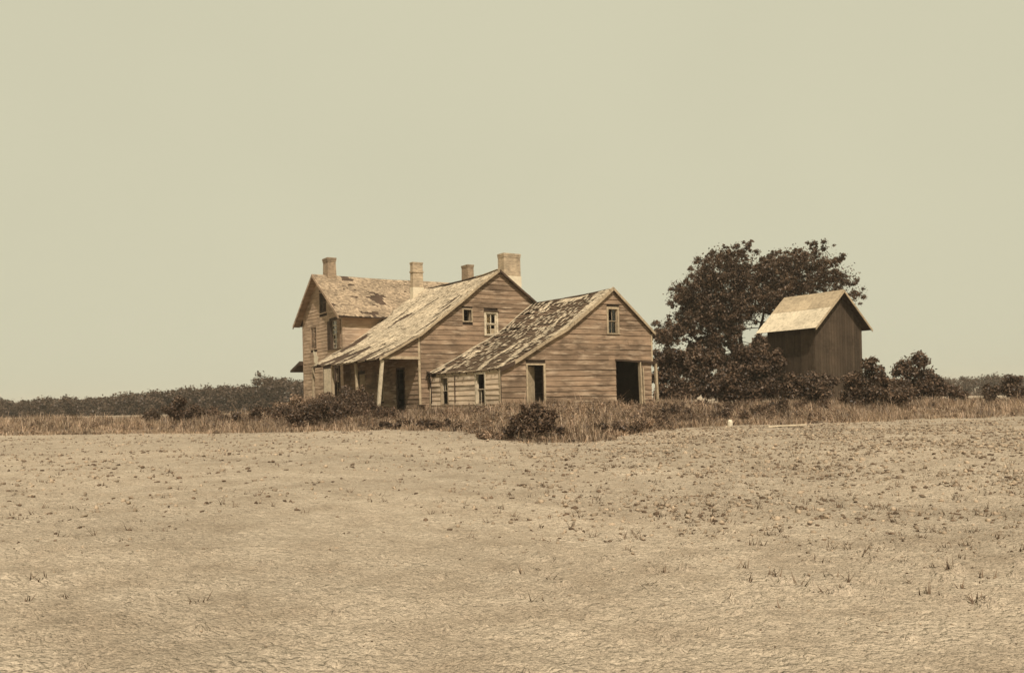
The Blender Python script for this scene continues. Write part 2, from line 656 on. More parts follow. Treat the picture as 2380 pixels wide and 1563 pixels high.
def shingle_mesh(bld, sl, keep, name='shingles', mat='shingle', expo=0.17, ln=0.36, wmin=0.09, wmax=0.2, th=0.014, seed=1, over=0.05):
    """each shingle a small slab; keep(s, t) -> bool tells whether it is still there"""
    rnd = random.Random(seed)
    mb = MB()
    n = int(sl.L / expo)
    for k in range(n):
        s = k * expo - (over if k == 0 else 0)
        t = sl.t0 - 0.05 + rnd.uniform(0, 0.1)
        while t < sl.t1 - 0.03:
            w = rnd.uniform(wmin, wmax)
            if keep(s, t + w / 2):
                s0 = s + rnd.gauss(0, 0.014) - (k == 0) * rnd.uniform(-0.06, 0.05)
                s1 = min(s0 + ln, sl.L)
                l0 = th * 2.1 + rnd.random() * 0.008 + (rnd.random() < 0.06) * 0.03
                tw = rnd.gauss(0, 0.008)
                te = min(t + w - 0.006, sl.t1 + 0.06)
                a = sl.pt(s0, t, l0)
                b = sl.pt(s0 + tw, te, l0 + rnd.gauss(0, 0.003))
                c = sl.pt(s1, te, 0.012)
                d = sl.pt(s1, t, 0.012)
                a2 = sl.pt(s0, t, l0 - th)
                b2 = sl.pt(s0 + tw, te, l0 - th)
                i = len(mb.v)
                mb.v += [a, b, c, d, a2, b2]
                mb.f += [(i, i + 1, i + 2, i + 3), (i + 4, i + 5, i + 1, i), (i + 4, i, i + 3), (i + 1, i + 5, i + 2)]
            t += w
    o = bld.part(mb, name, mat)
    o['kind'] = 'stuff'
    return o


def nz(x, y, s=0.0):
    return mnoise.noise(Vector((x, y, s)))


def rake(bld, sl, t, s0, s1, w=0.05, h=0.17, drop=0.02, name='rake_board', mat='trim', n=10, jit=0.0):
    """a board along the sloping edge of a roof"""
    mb = MB()
    prev = None
    for i in range(n + 1):
        s = s0 + (s1 - s0) * i / n
        top = sl.pt(s, t, -drop + random.gauss(0, jit))
        ring = []
        for dt, dz in ((0, 0), (w, 0), (w, -h), (0, -h)):
            x, y, z = top
            ring.append((x, y + dt, z + dz) if sl.axis == 'b' else (x + dt, y, z + dz))
        k = len(mb.v)
        mb.v += ring
        if prev is not None:
            for e in range(4):
                mb.f.append((prev + e, prev + (e + 1) % 4, k + (e + 1) % 4, k + e))
        else:
            mb.f.append((k, k + 1, k + 2, k + 3))
        prev = k
    mb.f.append((prev + 3, prev + 2, prev + 1, prev))
    return bld.part(mb, name, mat)


def chimney(bld, a0, a1, b0, b1, z0, z1, mat='brick', cap=0.22, band=None, plaster=None, flare=0.03, batter=0.02):
    mb = MB()
    q = batter
    mb.hexa([(a0 - q, b0 - q, z0), (a1 + q, b0 - q, z0), (a1 + q, b1 + q, z0), (a0 - q, b1 + q, z0),
             (a0, b0, z1 - cap), (a1, b0, z1 - cap), (a1, b1, z1 - cap), (a0, b1, z1 - cap)])
    c = bld.part(mb, 'chimney', mat)
    cb = MB()
    e = flare
    # a cap ring of corbelled courses with a dark open flue
    hgt = cap / 2
    for k, ee in ((0, e * 0.6), (1, e)):
        zz0, zz1 = z1 - cap + hgt * k + 0.002, z1 - cap + hgt * (k + 1)
        x0, x1, y0, y1 = a0 - ee, a1 + ee, b0 - ee, b1 + ee
        i = 0.12
        cb.box(x0, x1, y0, y0 + i, zz0, zz1)
        cb.box(x0, x1, y1 - i, y1, zz0, zz1)
        cb.box(x0, x0 + i, y0 + i, y1 - i, zz0, zz1)
        cb.box(x1 - i, x1, y0 + i, y1 - i, zz0, zz1)
    bld.part(cb, 'cap', mat, c)
    if band:
        bb = MB()
        bb.box(a0 - 0.045, a1 + 0.045, b0 - 0.045, b1 + 0.045, band, band + 0.1)
        bld.part(bb, 'brick_band', mat, c)
    if plaster:
        pb = MB()
        g = 0.035
        pb.box(a0 - g, a1 + g, b0 - g, b1 + g, z0 + 0.02, plaster)
        bld.part(pb, 'limewashed_base', 'plaster', c)
    return c


# ================================================================== GROUND
EDGE = [(-120, 70), (-60, 52), (-36, 45), (-22, 41.5), (-15, 39.8), (-11.75, 39), (-9.45, 37.7), (-7.3, 37.5), (-5.9, 39.5), (-4.0, 38.2), (-2.4, 36.5), (-1.4, 34.3),
        (0.1, 29.5), (0.98, 29.1), (3.08, 29.6), (5.0, 34.3), (7.8, 38), (9.7, 38), (11.7, 39.3), (12.6, 38.3), (16, 40), (24, 42), (38, 46), (60, 54), (120, 72)]
EX, EYY = np.array([p[0] for p in EDGE], float), np.array([p[1] for p in EDGE], float)


def sstep(x):
    x = np.clip(x, 0, 1)
    return x * x * (3 - 2 * x)


_P = rng.integers(0, 2 ** 31, (512,))


def vnoise(x, y, seed=0):
    """2-D value noise in -1..1, vectorised"""
    xi, yi = np.floor(x).astype(np.int64), np.floor(y).astype(np.int64)
    fx, fy = x - xi, y - yi
    fx, fy = fx * fx * (3 - 2 * fx), fy * fy * (3 - 2 * fy)

    def h(i, j):
        n = (i * 374761393 + j * 668265263 + seed * 974711) & 0x7fffffff
        n = ((n ^ (n >> 13)) * 1274126177) & 0x7fffffff
        return ((n ^ (n >> 16)) & 0xffff) / 32767.5 - 1.0
    return (h(xi, yi) * (1 - fx) + h(xi + 1, yi) * fx) * (1 - fy) + (h(xi, yi + 1) * (1 - fx) + h(xi + 1, yi + 1) * fx) * fy


def fbm(x, y, f, octv, seed=0, gain=0.5):
    s, a = 0.0, 1.0
    for k in range(octv):
        s = s + a * vnoise(x * f, y * f, seed + k)
        a *= gain
        f *= 2.03
    return s


def worley(X, Y, cell, rmin, rmax, seed, power=3.0):
    """half-buried round clods: height field of random domes, one per cell"""
    h = np.zeros_like(X)
    xi, yi = np.floor(X / cell).astype(np.int64), np.floor(Y / cell).astype(np.int64)

    def hs(i, j, k):
        n = (i * 374761393 + j * 668265263 + (seed + k) * 974711) & 0x7fffffff
        n = ((n ^ (n >> 13)) * 1274126177) & 0x7fffffff
        return ((n ^ (n >> 16)) & 0xffff) / 65535.0
    for di in (-1, 0, 1):
        for dj in (-1, 0, 1):
            i, j = xi + di, yi + dj
            cx, cy = (i + hs(i, j, 1)) * cell, (j + hs(i, j, 2)) * cell
            r = rmin + (rmax - rmin) * hs(i, j, 3) ** power
            a = hs(i, j, 4) * 3.14
            ux, uy = X - cx, Y - cy
            vx, vy = ux * np.cos(a) + uy * np.sin(a), (uy * np.cos(a) - ux * np.sin(a)) * 1.5
            q = 1 - (vx * vx + vy * vy) / (r * r)
            h = np.maximum(h, np.where(q > 0, np.sqrt(np.maximum(q, 0)) * r * 0.75, 0))
    return h


def edge_y(X):
    return np.interp(X, EX, EYY) + 0.6 * vnoise(X * 0.9, X * 0 + 3.3, 5) + 0.4 * vnoise(X * 2.7, X * 0 + 1.3, 6)


def ground_z(X, Y, fine=True):
    X, Y = np.asarray(X, float), np.asarray(Y, float)
    zs = -1.08 + 0.23 * sstep((1.5 - X) / 7.0) + 0.08 * sstep((X - 5) / 4)
    pad = -0.14 - 0.22 * sstep((-1.0 - X) / 4.0) - 0.3 * sstep((X - 7.5) / 4.0) - 0.12 * sstep((-9 - X) / 4)
    k = sstep((Y - edge_y(X)) / 10.5)
    away = sstep((np.abs(X) - 45) / 40) + sstep((Y - 78) / 40)
    k = k * (1 - np.clip(away, 0, 1))
    z = zs + (pad - zs) * k
    z = z - 0.4 * sstep((Y - 90) / 90)
    d = np.hypot(X, Y)
    near = 1 - sstep((d - 60) / 60)
    z = z + near * 0.035 * vnoise(X * 0.35, Y * 0.35, 21)
    if fine:
        soil = 1 - 0.5 * k
        nf = near * soil
        lump = np.clip(vnoise(X * 7.0, Y * 7.0, 71) + 0.6 * vnoise(X * 15.0, Y * 15.0, 72) - 0.42, 0, 1)
        lump2 = np.clip(vnoise(X * 22.0, Y * 22.0, 73) + 0.5 * vnoise(X * 41.0, Y * 41.0, 74) - 0.3, 0, 1)
        tilth = 0.35 + 0.65 * sstep(vnoise(X * 0.4, Y * 0.4, 75) + 0.6)
        side = 0.45 + 0.55 * sstep((X / np.maximum(Y, 1.0) + 0.15) / 0.4)
        clod = worley(X, Y, 0.42, 0.015, 0.10, 201, 3.5) + 0.9 * worley(X, Y, 0.17, 0.008, 0.05, 202, 2.5) + 0.8 * worley(X, Y, 0.075, 0.006, 0.026, 203, 2.0)
        crumb = np.where(lump + lump2 > 0.05, 1.0, 0.55)
        z = z + nf * tilth * (0.022 * lump + 0.012 * lump2 + clod * crumb * side)
        z = z + nf * (0.022 * fbm(X, Y, 1.7, 3, 31) + 0.014 * np.abs(fbm(X, Y, 5.5, 3, 41)) * (0.5 + 0.5 * vnoise(X * 0.3, Y * 0.3, 51)))
    return z


def gz(x, y):
    return float(ground_z(np.array([x]), np.array([y]), False)[0])


ys = np.concatenate([np.linspace(-80, -4, 8), np.linspace(-2, 3.9, 14), np.geomspace(4, 50, 560), np.geomspace(50.5, 4000, 60)])
ts = np.concatenate([-np.geomspace(1000, 0.8, 40), np.linspace(-0.78, 0.78, 760), np.geomspace(0.8, 1000, 40)])
GX = ts[None, :] * np.clip(ys, 4, 60)[:, None]
GX = np.sign(GX) * np.minimum(np.abs(GX), 4000 + 0.5 * np.abs(ts)[None, :])
GY = np.repeat(ys[:, None], len(ts), 1)
xs = ts
GZ = ground_z(GX, GY)
gv = np.stack([GX.ravel(), GY.ravel(), GZ.ravel()], 1)
nx_, ny_ = len(xs), len(ys)
ii = (np.arange(ny_ - 1)[:, None] * nx_ + np.arange(nx_ - 1)[None, :]).ravel()
gq = np.stack([ii, ii + 1, ii + nx_ + 1, ii + nx_], 1)

gm, nt, b = new_mat('dry_sandy_soil')
tc = nd(nt, "ShaderNodeTexCoord")
P = tc.outputs['Object']
n_big = tex_noise(nt, P, 0.16, 4, 0.55)
n_mid = tex_noise(nt, P, 1.3, 6, 0.62)
n_fine = tex_noise(nt, P, 9.0, 6, 0.7)
n_spk = tex_noise(nt, P, 26.0, 3, 0.6)
c = ramp(nt, n_mid, [(0.3, (0.315, 0.246, 0.177)), (0.62, (0.43, 0.349, 0.261))])
c = mix(nt, 'MULTIPLY', 1.0, c, ramp(nt, n_big, [(0.35, 0.86), (0.65, 1.1)]))
c = mix(nt, 'MULTIPLY', 1.0, c, ramp(nt, n_fine, [(0.3, 0.84), (0.55, 1.02), (0.8, 1.08)]))
c = mix(nt, 'MIX', ramp(nt, n_spk, [(0.66, 0.0), (0.74, 0.6)]), c, (0.15, 0.105, 0.066))
at = nd(nt, "ShaderNodeAttribute", attribute_name='verge')
c = mix(nt, 'MIX', at.outputs['Fac'], c, mix(nt, 'MULTIPLY', 1.0, ramp(nt, n_mid, [(0.3, 0.6), (0.7, 1.2)]), (0.2, 0.14, 0.093)))
nt.links.new(c, b.inputs['Base Color'])
n_grit = tex_noise(nt, P, 75.0, 3, 0.6)
c = mix(nt, 'MULTIPLY', 1.0, c, ramp(nt, n_grit, [(0.3, 0.82), (0.7, 1.1)]))
nt.links.new(c, b.inputs['Base Color'])


def crumbs(scale, k):
    vo = nd(nt, "ShaderNodeTexVoronoi", feature='F1')
    vo.inputs['Scale'].default_value = scale
    wv = nd(nt, "ShaderNodeVectorMath", operation='MULTIPLY_ADD')      # break the roundness of the cells
    wq = nd(nt, "ShaderNodeTexNoise")
    wq.inputs['Scale'].default_value = scale * 1.3
    nt.links.new(P, wq.inputs['Vector'])
    nt.links.new(wq.outputs['Color'], wv.inputs[0])
    wv.inputs[1].default_value = (0.5 / scale,) * 3
    nt.links.new(P, wv.inputs[2])
    nt.links.new(wv.outputs[0], vo.inputs['Vector'])
    mr = nd(nt, "ShaderNodeMapRange")
    mr.inputs['From Min'].default_value = 0.1
    mr.inputs['From Max'].default_value = 0.75
    mr.inputs['To Min'].default_value = k
    mr.inputs['To Max'].default_value = 0.0
    nt.links.new(vo.outputs['Distance'], mr.inputs['Value'])
    return mr.outputs[0], vo.outputs['Color']


h1, c1 = crumbs(13.0, 1.0)
h2, c2 = crumbs(34.0, 0.45)
h3, c3 = crumbs(80.0, 0.2)
for cc, lo, hi in ((c1, 0.9, 1.06), (c2, 0.8, 1.1), (c3, 0.72, 1.14)):
    sx = nd(nt, "ShaderNodeSeparateColor")
    nt.links.new(cc, sx.inputs[0])
    c = mix(nt, 'MULTIPLY', 1.0, c, ramp(nt, sx.outputs[0], [(0.0, lo), (0.3, 1.0), (1.0, hi)]))
nt.links.new(c, b.inputs['Base Color'])
gate = ramp(nt, n_mid, [(0.42, 0.25), (0.62, 1.0)])
hh = nd(nt, "ShaderNodeMath", operation='ADD')
hg = nd(nt, "ShaderNodeMath", operation='ADD')
hm = nd(nt, "ShaderNodeMath", operation='MULTIPLY')
nt.links.new(h2, hh.inputs[0])
nt.links.new(h3, hh.inputs[1])
nt.links.new(h1, hm.inputs[0])
nt.links.new(gate, hm.inputs[1])
nt.links.new(hm.outputs[0], hg.inputs[0])
nt.links.new(hh.outputs[0], hg.inputs[1])
bump(nt, b, hg.outputs[0], 0.9, 0.04)
ground = np_mesh('ground', gv, gq, gm, smooth=True)
tag(ground, 'pale dry sandy field rising to a weedy bank before the house', kind='structure')
verge = sstep((GY - edge_y(GX)) / 1.2) * (1 - np.clip(sstep((np.abs(GX) - 75) / 25) + 0.6 * sstep((GY - 75) / 20), 0, 1)) * np.clip(0.75 + 0.5 * vnoise(GX * 0.5, GY * 0.5, 97), 0, 1)
att = ground.data.attributes.new('verge', 'FLOAT', 'POINT')
att.data.foreach_set('value', verge.ravel().astype(np.float32))

INF = lambda z: 1e6
NINF = lambda z: -1e6

# ================================================================== THE SHED (near wing)
shed = Building('clapboard_shed', (0.0, 0.0, -0.05))
tag(shed.root, 'weathered clapboard shed with half stripped shingle roof, nearest wing of the farmhouse', 'shed')
SP = (7.12, 6.20)                       # gable peak (a, z)
prof_sl = [(-0.12, 1.92), (0.70, 2.30), (3.95, 3.93), (4.9, 4.60), SP]
prof_sr = [(10.02, 3.86), SP]


def line(prof, z, lo_first):
    """u on the profile at height z"""
    for (u0, z0), (u1, z1) in zip(prof[:-1], prof[1:]):
        if z0 <= z <= z1:
            return u0 + (u1 - u0) * (z - z0) / (z1 - z0)
    return None


def clip_left(prof, umin):
    def f(z):
        if z <= prof[0][1]:
            return umin
        r = line(prof, z, True)
        return 1e6 if r is None else r + 0.05
    return f


def clip_right(prof, umax):
    def f(z):
        if z <= prof[0][1]:
            return umax
        r = line(prof, z, False)
        return -1e6 if r is None else r - 0.05
    return f


sl_left, sl_right = clip_left(prof_sl, 0.0), clip_right(prof_sr, 9.8)
PG = ('b', 0.0, -1)
gab_open = [(6.83, 7.46, 3.80, 5.08), (1.58, 2.56, -0.3, 2.08), (7.30, 9.12, -0.3, 2.30)]
gab_clad = [(6.73, 7.60, 3.72, 5.18), (1.48, 2.68, -0.3, 2.16), (7.28, 9.13, -0.3, 2.30)]
sheath(shed, PG, 0.0, 9.8, -0.3, 6.1, sl_left, sl_right, gab_open)
clad(shed, PG, 0.03, 9.8, -0.06, 6.12, sl_left, sl_right, gab_clad, 'board', 0.268, 5.6, seed=3, wob=0.015, drop=0.012, lap=0.04)
PS = ('a', 0.0, -1)
side_open = [(5.30, 6.02, 0.22, 1.62), (1.45, 2.29, 0.18, 1.70)]
side_clad = [(5.20, 6.12, 0.14, 1.70), (1.35, 2.42, 0.10, 1.76)]
sheath(shed, PS, 0.11, 7.2, -0.3, 1.9, NINF, INF, side_open)
clad(shed, PS, 0.03, 7.18, -0.10, 1.70, NINF, INF, side_clad, 'board_white', 0.262, 3.4, seed=5, lap=0.05, wob=0.010)
shed.part(pbox(MB(), PS, 0.02, 6.6, 0.004, 0.045, 1.72, 1.93), 'fascia_board', 'trim')
# far walls close the room
PR = ('a', 9.8, 1)
sheath(shed, PR, 0.0, 7.2, -0.3, 3.86, NINF, INF, [])
clad(shed, PR, 0.0, 7.2, -0.06, 3.8, NINF, INF, [], 'board', 0.268, 4.6, seed=8)
shed.part(MB().box(0.1, 9.7, 0.12, 7.1, -0.32, -0.20), 'earth_floor', 'inner')
# corner boards, one leaning a little
shed.part(MB().bar((-0.035, 0.045, -0.12), (-0.045, 0.03, 1.90), 0.03, 0.14, (0, 1, 0)), 'corner_board', 'trim')
shed.part(MB().bar((9.86, -0.03, 2.32), (9.86, -0.03, 3.80), 0.10, 0.035, (0, 1, 0)), 'corner_board', 'trim')

# the stripped left slope: laths, then what is left of the shingles
SL = Slope(prof_sl, 'b', -0.16, 7.18, sag=0.13, rough=0.09, seed=4)
SR = Slope(prof_sr, 'b', -0.16, 7.18, sag=0.06, rough=0.03, seed=9)
nl = 42
for k in range(nl):
    s = 0.06 + (SL.L - 0.12) * k / (nl - 1) + random.gauss(0, 0.012)
    mb = MB()
    w, th = 0.085, 0.025
    prev = None
    t_end = 7.16 - (random.random() < 0.12) * random.uniform(0.3, 2.5)
    t_beg = -0.08
    nseg = 8
    for j in range(nseg + 1):
        t = t_beg + (t_end - t_beg) * j / nseg
        ring = [SL.pt(max(s - w / 2, 0), t, -0.02), SL.pt(s + w / 2 if s + w / 2 < SL.L else SL.L, t, -0.02),
                SL.pt(s + w / 2 if s + w / 2 < SL.L else SL.L, t, -0.02 - th), SL.pt(max(s - w / 2, 0), t, -0.02 - th)]
        i = len(mb.v)
        mb.v += ring
        if prev is not None:
            for e in range(4):
                mb.f.append((prev + e, prev + (e + 1) % 4, i + (e + 1) % 4, i + e))
        else:
            mb.f.append((i, i + 1, i + 2, i + 3))
        prev = i
    mb.f.append((prev + 3, prev + 2, prev + 1, prev))
    shed.part(mb, 'roof_lath', 'lath')
for k in range(10):
    t = 0.15 + 6.9 * k / 9
    mb = MB()
    for (p, q) in ((0.02, 0.99), (0.99, 4.6), (4.6, 5.75), (5.75, SL.L - 0.05)):
        A, B = SL.pt(p, t, -0.11), SL.pt(q, t, -0.11)
        mb.bar(A, B, 0.07, 0.12)
    shed.part(mb, 'rafter', 'inner')


UB = Slope([(0.12, 1.72), (0.82, 2.02), (4.05, 3.63), (5.0, 4.30), (7.12, 5.85)], 'b', 0.11, 7.1, seed=4)
deck(shed, UB, 'added_light_baffle', 'inner', 0.03, 10, 2)  # added dark layer that keeps light through the lath gaps out of the room


def keep_shed(s, t):
    p, q = s + 0.45 * (7 - t), (t - 0.28 * s)
    streak = nz(p * 0.22, q * 1.15, 2.0) + 0.35 * nz(p * 0.9, q * 2.8, 5.0)
    low = max(0.0, 1 - s / 4.2)
    cover = -0.24 + 0.32 * low - 0.04 * (s > 5.2)
    if t < 0.45 and s > 3.6:
        return nz(s * 1.3, t * 2, 8) > -0.35
    if s > SL.L - 0.5 and 2.2 < t < 4.5:
        return True
    return streak + cover > 0.24 or (random.random() < (0.16 if s > 2.0 else 0.07))


shingle_mesh(shed, SL, keep_shed, 'shingles', 'shingle', 0.19, 0.25, 0.08, 0.15, seed=12)
deck(shed, SR, 'roof_deck', 'deck')
shingle_mesh(shed, SR, lambda s, t: nz(s, t, 2) > -0.45, 'shingles', 'shingle_old', 0.19, 0.36, seed=13)
rake(shed, SL, -0.20, 0.05, 0.95, 0.04, 0.20, -0.02, 'rake_board', 'deck', 3)
rake(shed, SL, -0.19, 0.98, 5.15, 0.05, 0.17, -0.015, 'rake_board', 'trim', 9, 0.006)
rake(shed, SL, -0.205, 5.18, SL.L, 0.05, 0.21, -0.035, 'rake_board', 'trim', 6, 0.006)
rake(shed, SR, -0.20, 0.0, SR.L, 0.06, 0.16, -0.03, 'rake_board', 'trim', 5)
# the pale weathering strip where the shed roof runs into the house wall
rake(shed, SL, 7.13, 0.0, SL.L, 0.05, 0.05, -0.07, 'flashing_board', 'trim_white', 14, 0.008)

# gable window with broken upper panes
window(shed, PG, 6.83, 7.46, 3.80, 5.08, 2, 1, 0.11, 'trim', 'trim', panes={(0, 0, 0), (0, 1, 0), (1, 1, 0)}, bar=0.018, stile=0.025)
# side windows
window(shed, PS, 5.30, 6.02, 0.22, 1.62, 3, 1, 0.08, 'trim', 'trim_white', panes={(0, 0, 0)}, lower=False, bar=0.014, stile=0.025)
window(shed, PS, 1.45, 2.29, 0.18, 1.70, 3, 1, 0.10, 'trim_white', 'trim_white', upper=False, panes={(0, 2, 0)}, bar=0.014, stile=0.022)
top = MB()
pbox(top, PS, 1.47, 2.27, -0.09, -0.05, 0.93, 0.97)
shed.part(top, 'meeting_rail', 'trim_white')

# walk-in doorway, its door standing half open inwards
df = MB()
pbox(df, PG, 1.50, 1.58, 0.002, 0.05, -0.2, 2.08)
pbox(df, PG, 2.56, 2.67, 0.002, 0.05, -0.2, 2.08)
pbox(df, PG, 1.50, 2.67, 0.002, 0.052, 2.081, 2.17)
shed.part(df, 'door_frame', 'trim')
ang = R(32)
dv = Vector((math.cos(ang), math.sin(ang), 0))
nv = Vector((math.sin(ang), -math.cos(ang), 0))
h0 = Vector((1.60, 0.06, 0))
door = MB()
for k in range(5):
    p0, p1 = h0 + dv * (0.19 * k + 0.004), h0 + dv * (0.19 * (k + 1) - 0.004)
    q = nv * 0.03
    zt = 2.03
    door.hexa([(*(p0 - q).xy, -0.1), (*(p1 - q).xy, -0.1), (*(p1 + q * 0.2).xy, -0.1), (*(p0 + q * 0.2).xy, -0.1),
               (*(p0 - q).xy, zt), (*(p1 - q).xy, zt), (*(p1 + q * 0.2).xy, zt), (*(p0 + q * 0.2).xy, zt)])
dr = shed.part(door, 'door', 'trim')
br = MB()
for z in (0.35, 1.65):
    p0, p1 = h0 - dv * -0.02 - nv * 0.045, h0 + dv * 0.92 - nv * 0.045
    br.bar((p0.x, p0.y, z), (p1.x, p1.y, z), 0.03, 0.12)
shed.part(br, 'door_batten', 'trim', dr)
# cart opening: header, jamb, and the leaning prop post beyond the corner
shed.part(MB().bar((7.24, -0.075, 2.37), (10.20, -0.075, 2.24), 0.11, 0.10), 'header_beam', 'deck')
shed.part(MB().bar((9.02, -0.035, -0.2), (8.94, -0.035, 2.26), 0.07, 0.20, (0, 1, 0)).bar((9.20, -0.055, -0.2), (9.14, -0.055, 1.95), 0.05, 0.13, (0, 1, 0)), 'door_jamb', 'trim')
shed.part(MB().bar((10.20, -0.06, -0.45), (10.08, -0.06, 2.18), 0.13, 0.13, (0, 1, 0)), 'prop_post', 'trim')

# ================================================================== THE MIDDLE HOUSE with the catslide porch
B0, BC = 7.22, 17.2
house = Building('clapboard_farmhouse', (-0.69, B0, -0.2))
tag(house.root, 'low farmhouse with long pale shingled roof sweeping down over an open front porch', 'house')
HP = (4.54, 7.99)
AW, AP = -0.69, -2.97
prof_hl = [(-3.22, 2.78), (AW, 4.12), HP]
prof_hr = [(9.6, 4.44), HP]
hl, hr = clip_left(prof_hl, AP), clip_right(prof_hr, 9.2)
PH_ = ('b', B0, -1)
h_open = [(2.14, 2.66, 4.93, 5.58), (3.62, 4.34, 4.18, 5.42)]
h_clad = [(2.06, 2.74, 4.86, 5.66), (3.50, 4.46, 4.12, 5.52)]
sheath(house, PH_, AW, 9.2, -0.4, 7.9, hl, hr, h_open)
clad(house, PH_, AW + 0.03, 9.2, -0.24, 7.92, hl, hr, h_clad, 'board', 0.272, 6.0, seed=21, wob=0.012, lap=0.036)
# porch end boarding above the beam
clad(house, PH_, AP, AW - 0.08, 2.87, 4.1, hl, INF, [], 'board', 0.265, 4.0, seed=23)
sheath(house, PH_, AP, AW - 0.01, 2.86, 4.1, hl, INF, [], 0.05)
house.part(MB().bar((AP - 0.08, B0 - 0.04, 2.80), (AW - 0.03, B0 - 0.04, 2.79), 0.10, 0.15), 'porch_end_beam', 'trim')
house.part(MB().bar((AW - 0.055, B0 - 0.045, -0.3), (AW - 0.075, B0 - 0.045, 4.05), 0.13, 0.03, (0, 1, 0)), 'corner_board', 'trim')
# porch back wall
PW = ('a', AW, -1)
w_open = [(9.2, 10.15, -0.3, 2.26), (12.1, 12.8, 0.5, 2.0), (14.9, 15.8, -0.3, 2.2)]
sheath(house, PW, B0 + 0.11, BC, -0.4, 4.05, NINF, INF, w_open)
clad(house, PW, B0 + 0.02, BC, -0.22, 3.9, NINF, INF, [(9.1, 10.25, -0.3, 2.36), (12.0, 12.9, 0.42, 2.1), (14.8, 15.9, -0.3, 2.3)], 'board', 0.262, 3.2, lap=0.045, seed=25, wob=0.008)
fr = MB()
pbox(fr, PW, 9.10, 9.20, 0.002, 0.05, -0.25, 2.26)
pbox(fr, PW, 10.15, 10.25, 0.002, 0.05, -0.25, 2.26)
pbox(fr, PW, 9.10, 10.25, 0.002, 0.052, 2.261, 2.36)
house.part(fr, 'door_frame', 'deck')
window(house, PW, 12.1, 12.8, 0.5, 2.0, 3, 2, 0.09, 'trim', 'trim')
fd = MB()
for k in range(5):
    pbox(fd, PW, 14.91 + 0.176 * k, 15.08 + 0.176 * k, -0.06, -0.02, -0.24, 2.19)
house.part(fd, 'door', 'trim')
# far walls
sheath(house, ('a', 9.2, 1), B0 + 0.11, BC, -0.4, 4.6, NINF, INF, [])
clad(house, ('a', 9.2, 1), B0, BC, -0.24, 4.5, NINF, INF, [], 'board', 0.272, 4.5, seed=27)
house.part(MB().box(AW + 0.1, 9.1, B0 + 0.1, BC - 0.05, 3.0, 3.1), 'upper_floor', 'inner')
# gable windows
window(house, PH_, 3.62, 4.34, 4.18, 5.42, 2, 1, 0.11, 'trim_white', 'trim_white', panes={(0, 0, 0), (1, 0, 0), (1, 1, 0)}, bar=0.05, stile=0.06, depth=0.01)
bd = MB()
pbox(bd, PH_, 3.66, 4.30, -0.13, -0.105, 4.2, 4.55)
pbox(bd, PH_, 3.66, 3.97, -0.13, -0.105, 4.57, 5.4)  # pale slab standing in for the reflection in the left panes
house.part(bd, 'board_and_reflection', 'trim')
hd = MB()
pbox(hd, PH_, 3.47, 4.49, 0.056, 0.10, 5.52, 5.56)
house.part(hd, 'drip_cap', 'deck')
fr = MB()
pbox(fr, PH_, 2.06, 2.14, 0.002, 0.045, 4.87, 5.65)
pbox(fr, PH_, 2.66, 2.73, 0.002, 0.045, 4.87, 5.65)
pbox(fr, PH_, 2.14, 2.66, 0.002, 0.045, 5.58, 5.65)
pbox(fr, PH_, 2.14, 2.66, 0.002, 0.06, 4.87, 4.93)
pbox(fr, PH_, 2.625, 2.655, -0.35, -0.1, 4.93, 5.58)
house.part(fr, 'window', 'trim')

HL = Slope(prof_hl, 'b', B0 - 0.2, BC - 0.02, sag=0.2, rough=0.09, seed=2)
HR = Slope(prof_hr, 'b', B0 - 0.2, BC - 0.02, sag=0.05, rough=0.03, seed=6)
deck(house, HL, 'roof_deck', 'deck', ns=20, nt=20)
deck(house, HR, 'roof_deck', 'deck')


def keep_house(s, t):
    p, q = s + 0.1 * (t - 7), (t + 0.33 * s)
    v = nz(p * 0.38, q * 1.25, 7.0) + 0.5 * nz(p * 1.1, q * 3.0, 9.0)
    low = max(0.0, 1 - s / 4.4)
    thr = 0.37 - 0.42 * low
    if s > HL.L - 0.75:
        thr = 0.30 - 0.35 * nz(t * 0.8, s * 0.5, 3.3)
    if v > thr:
        return False
    if s < 0.4 and nz(t * 2.2, 1.0, 4.0) > 0.25:
        return False
    return random.random() > 0.012


shingle_mesh(house, HL, keep_house, 'shingles', 'shingle', 0.18, 0.36, 0.09, 0.19, seed=31)
shingle_mesh(house, HR, lambda s, t: nz(s, t, 2) > -0.5, 'shingles', 'shingle_old', 0.19, 0.36, seed=33)
rake(house, HL, B0 - 0.24, 0.02, 2.84, 0.05, 0.13, -0.015, 'rake_board', 'trim', 6, 0.006)
rake(house, HL, B0 - 0.24, 2.86, HL.L, 0.05, 0.16, -0.025, 'rake_board', 'trim', 10, 0.004)
rake(house, HR, B0 - 0.24, 0.0, HR.L, 0.05, 0.14, -0.02, 'rake_board', 'deck', 6)
# ridge boards, half gone
house.part(MB().bar(tuple(HL.pt(HL.L, B0 - 0.1, 0.05)), tuple(HL.pt(HL.L, 9.6, 0.05)), 0.16, 0.025), 'ridge_board', 'trim')
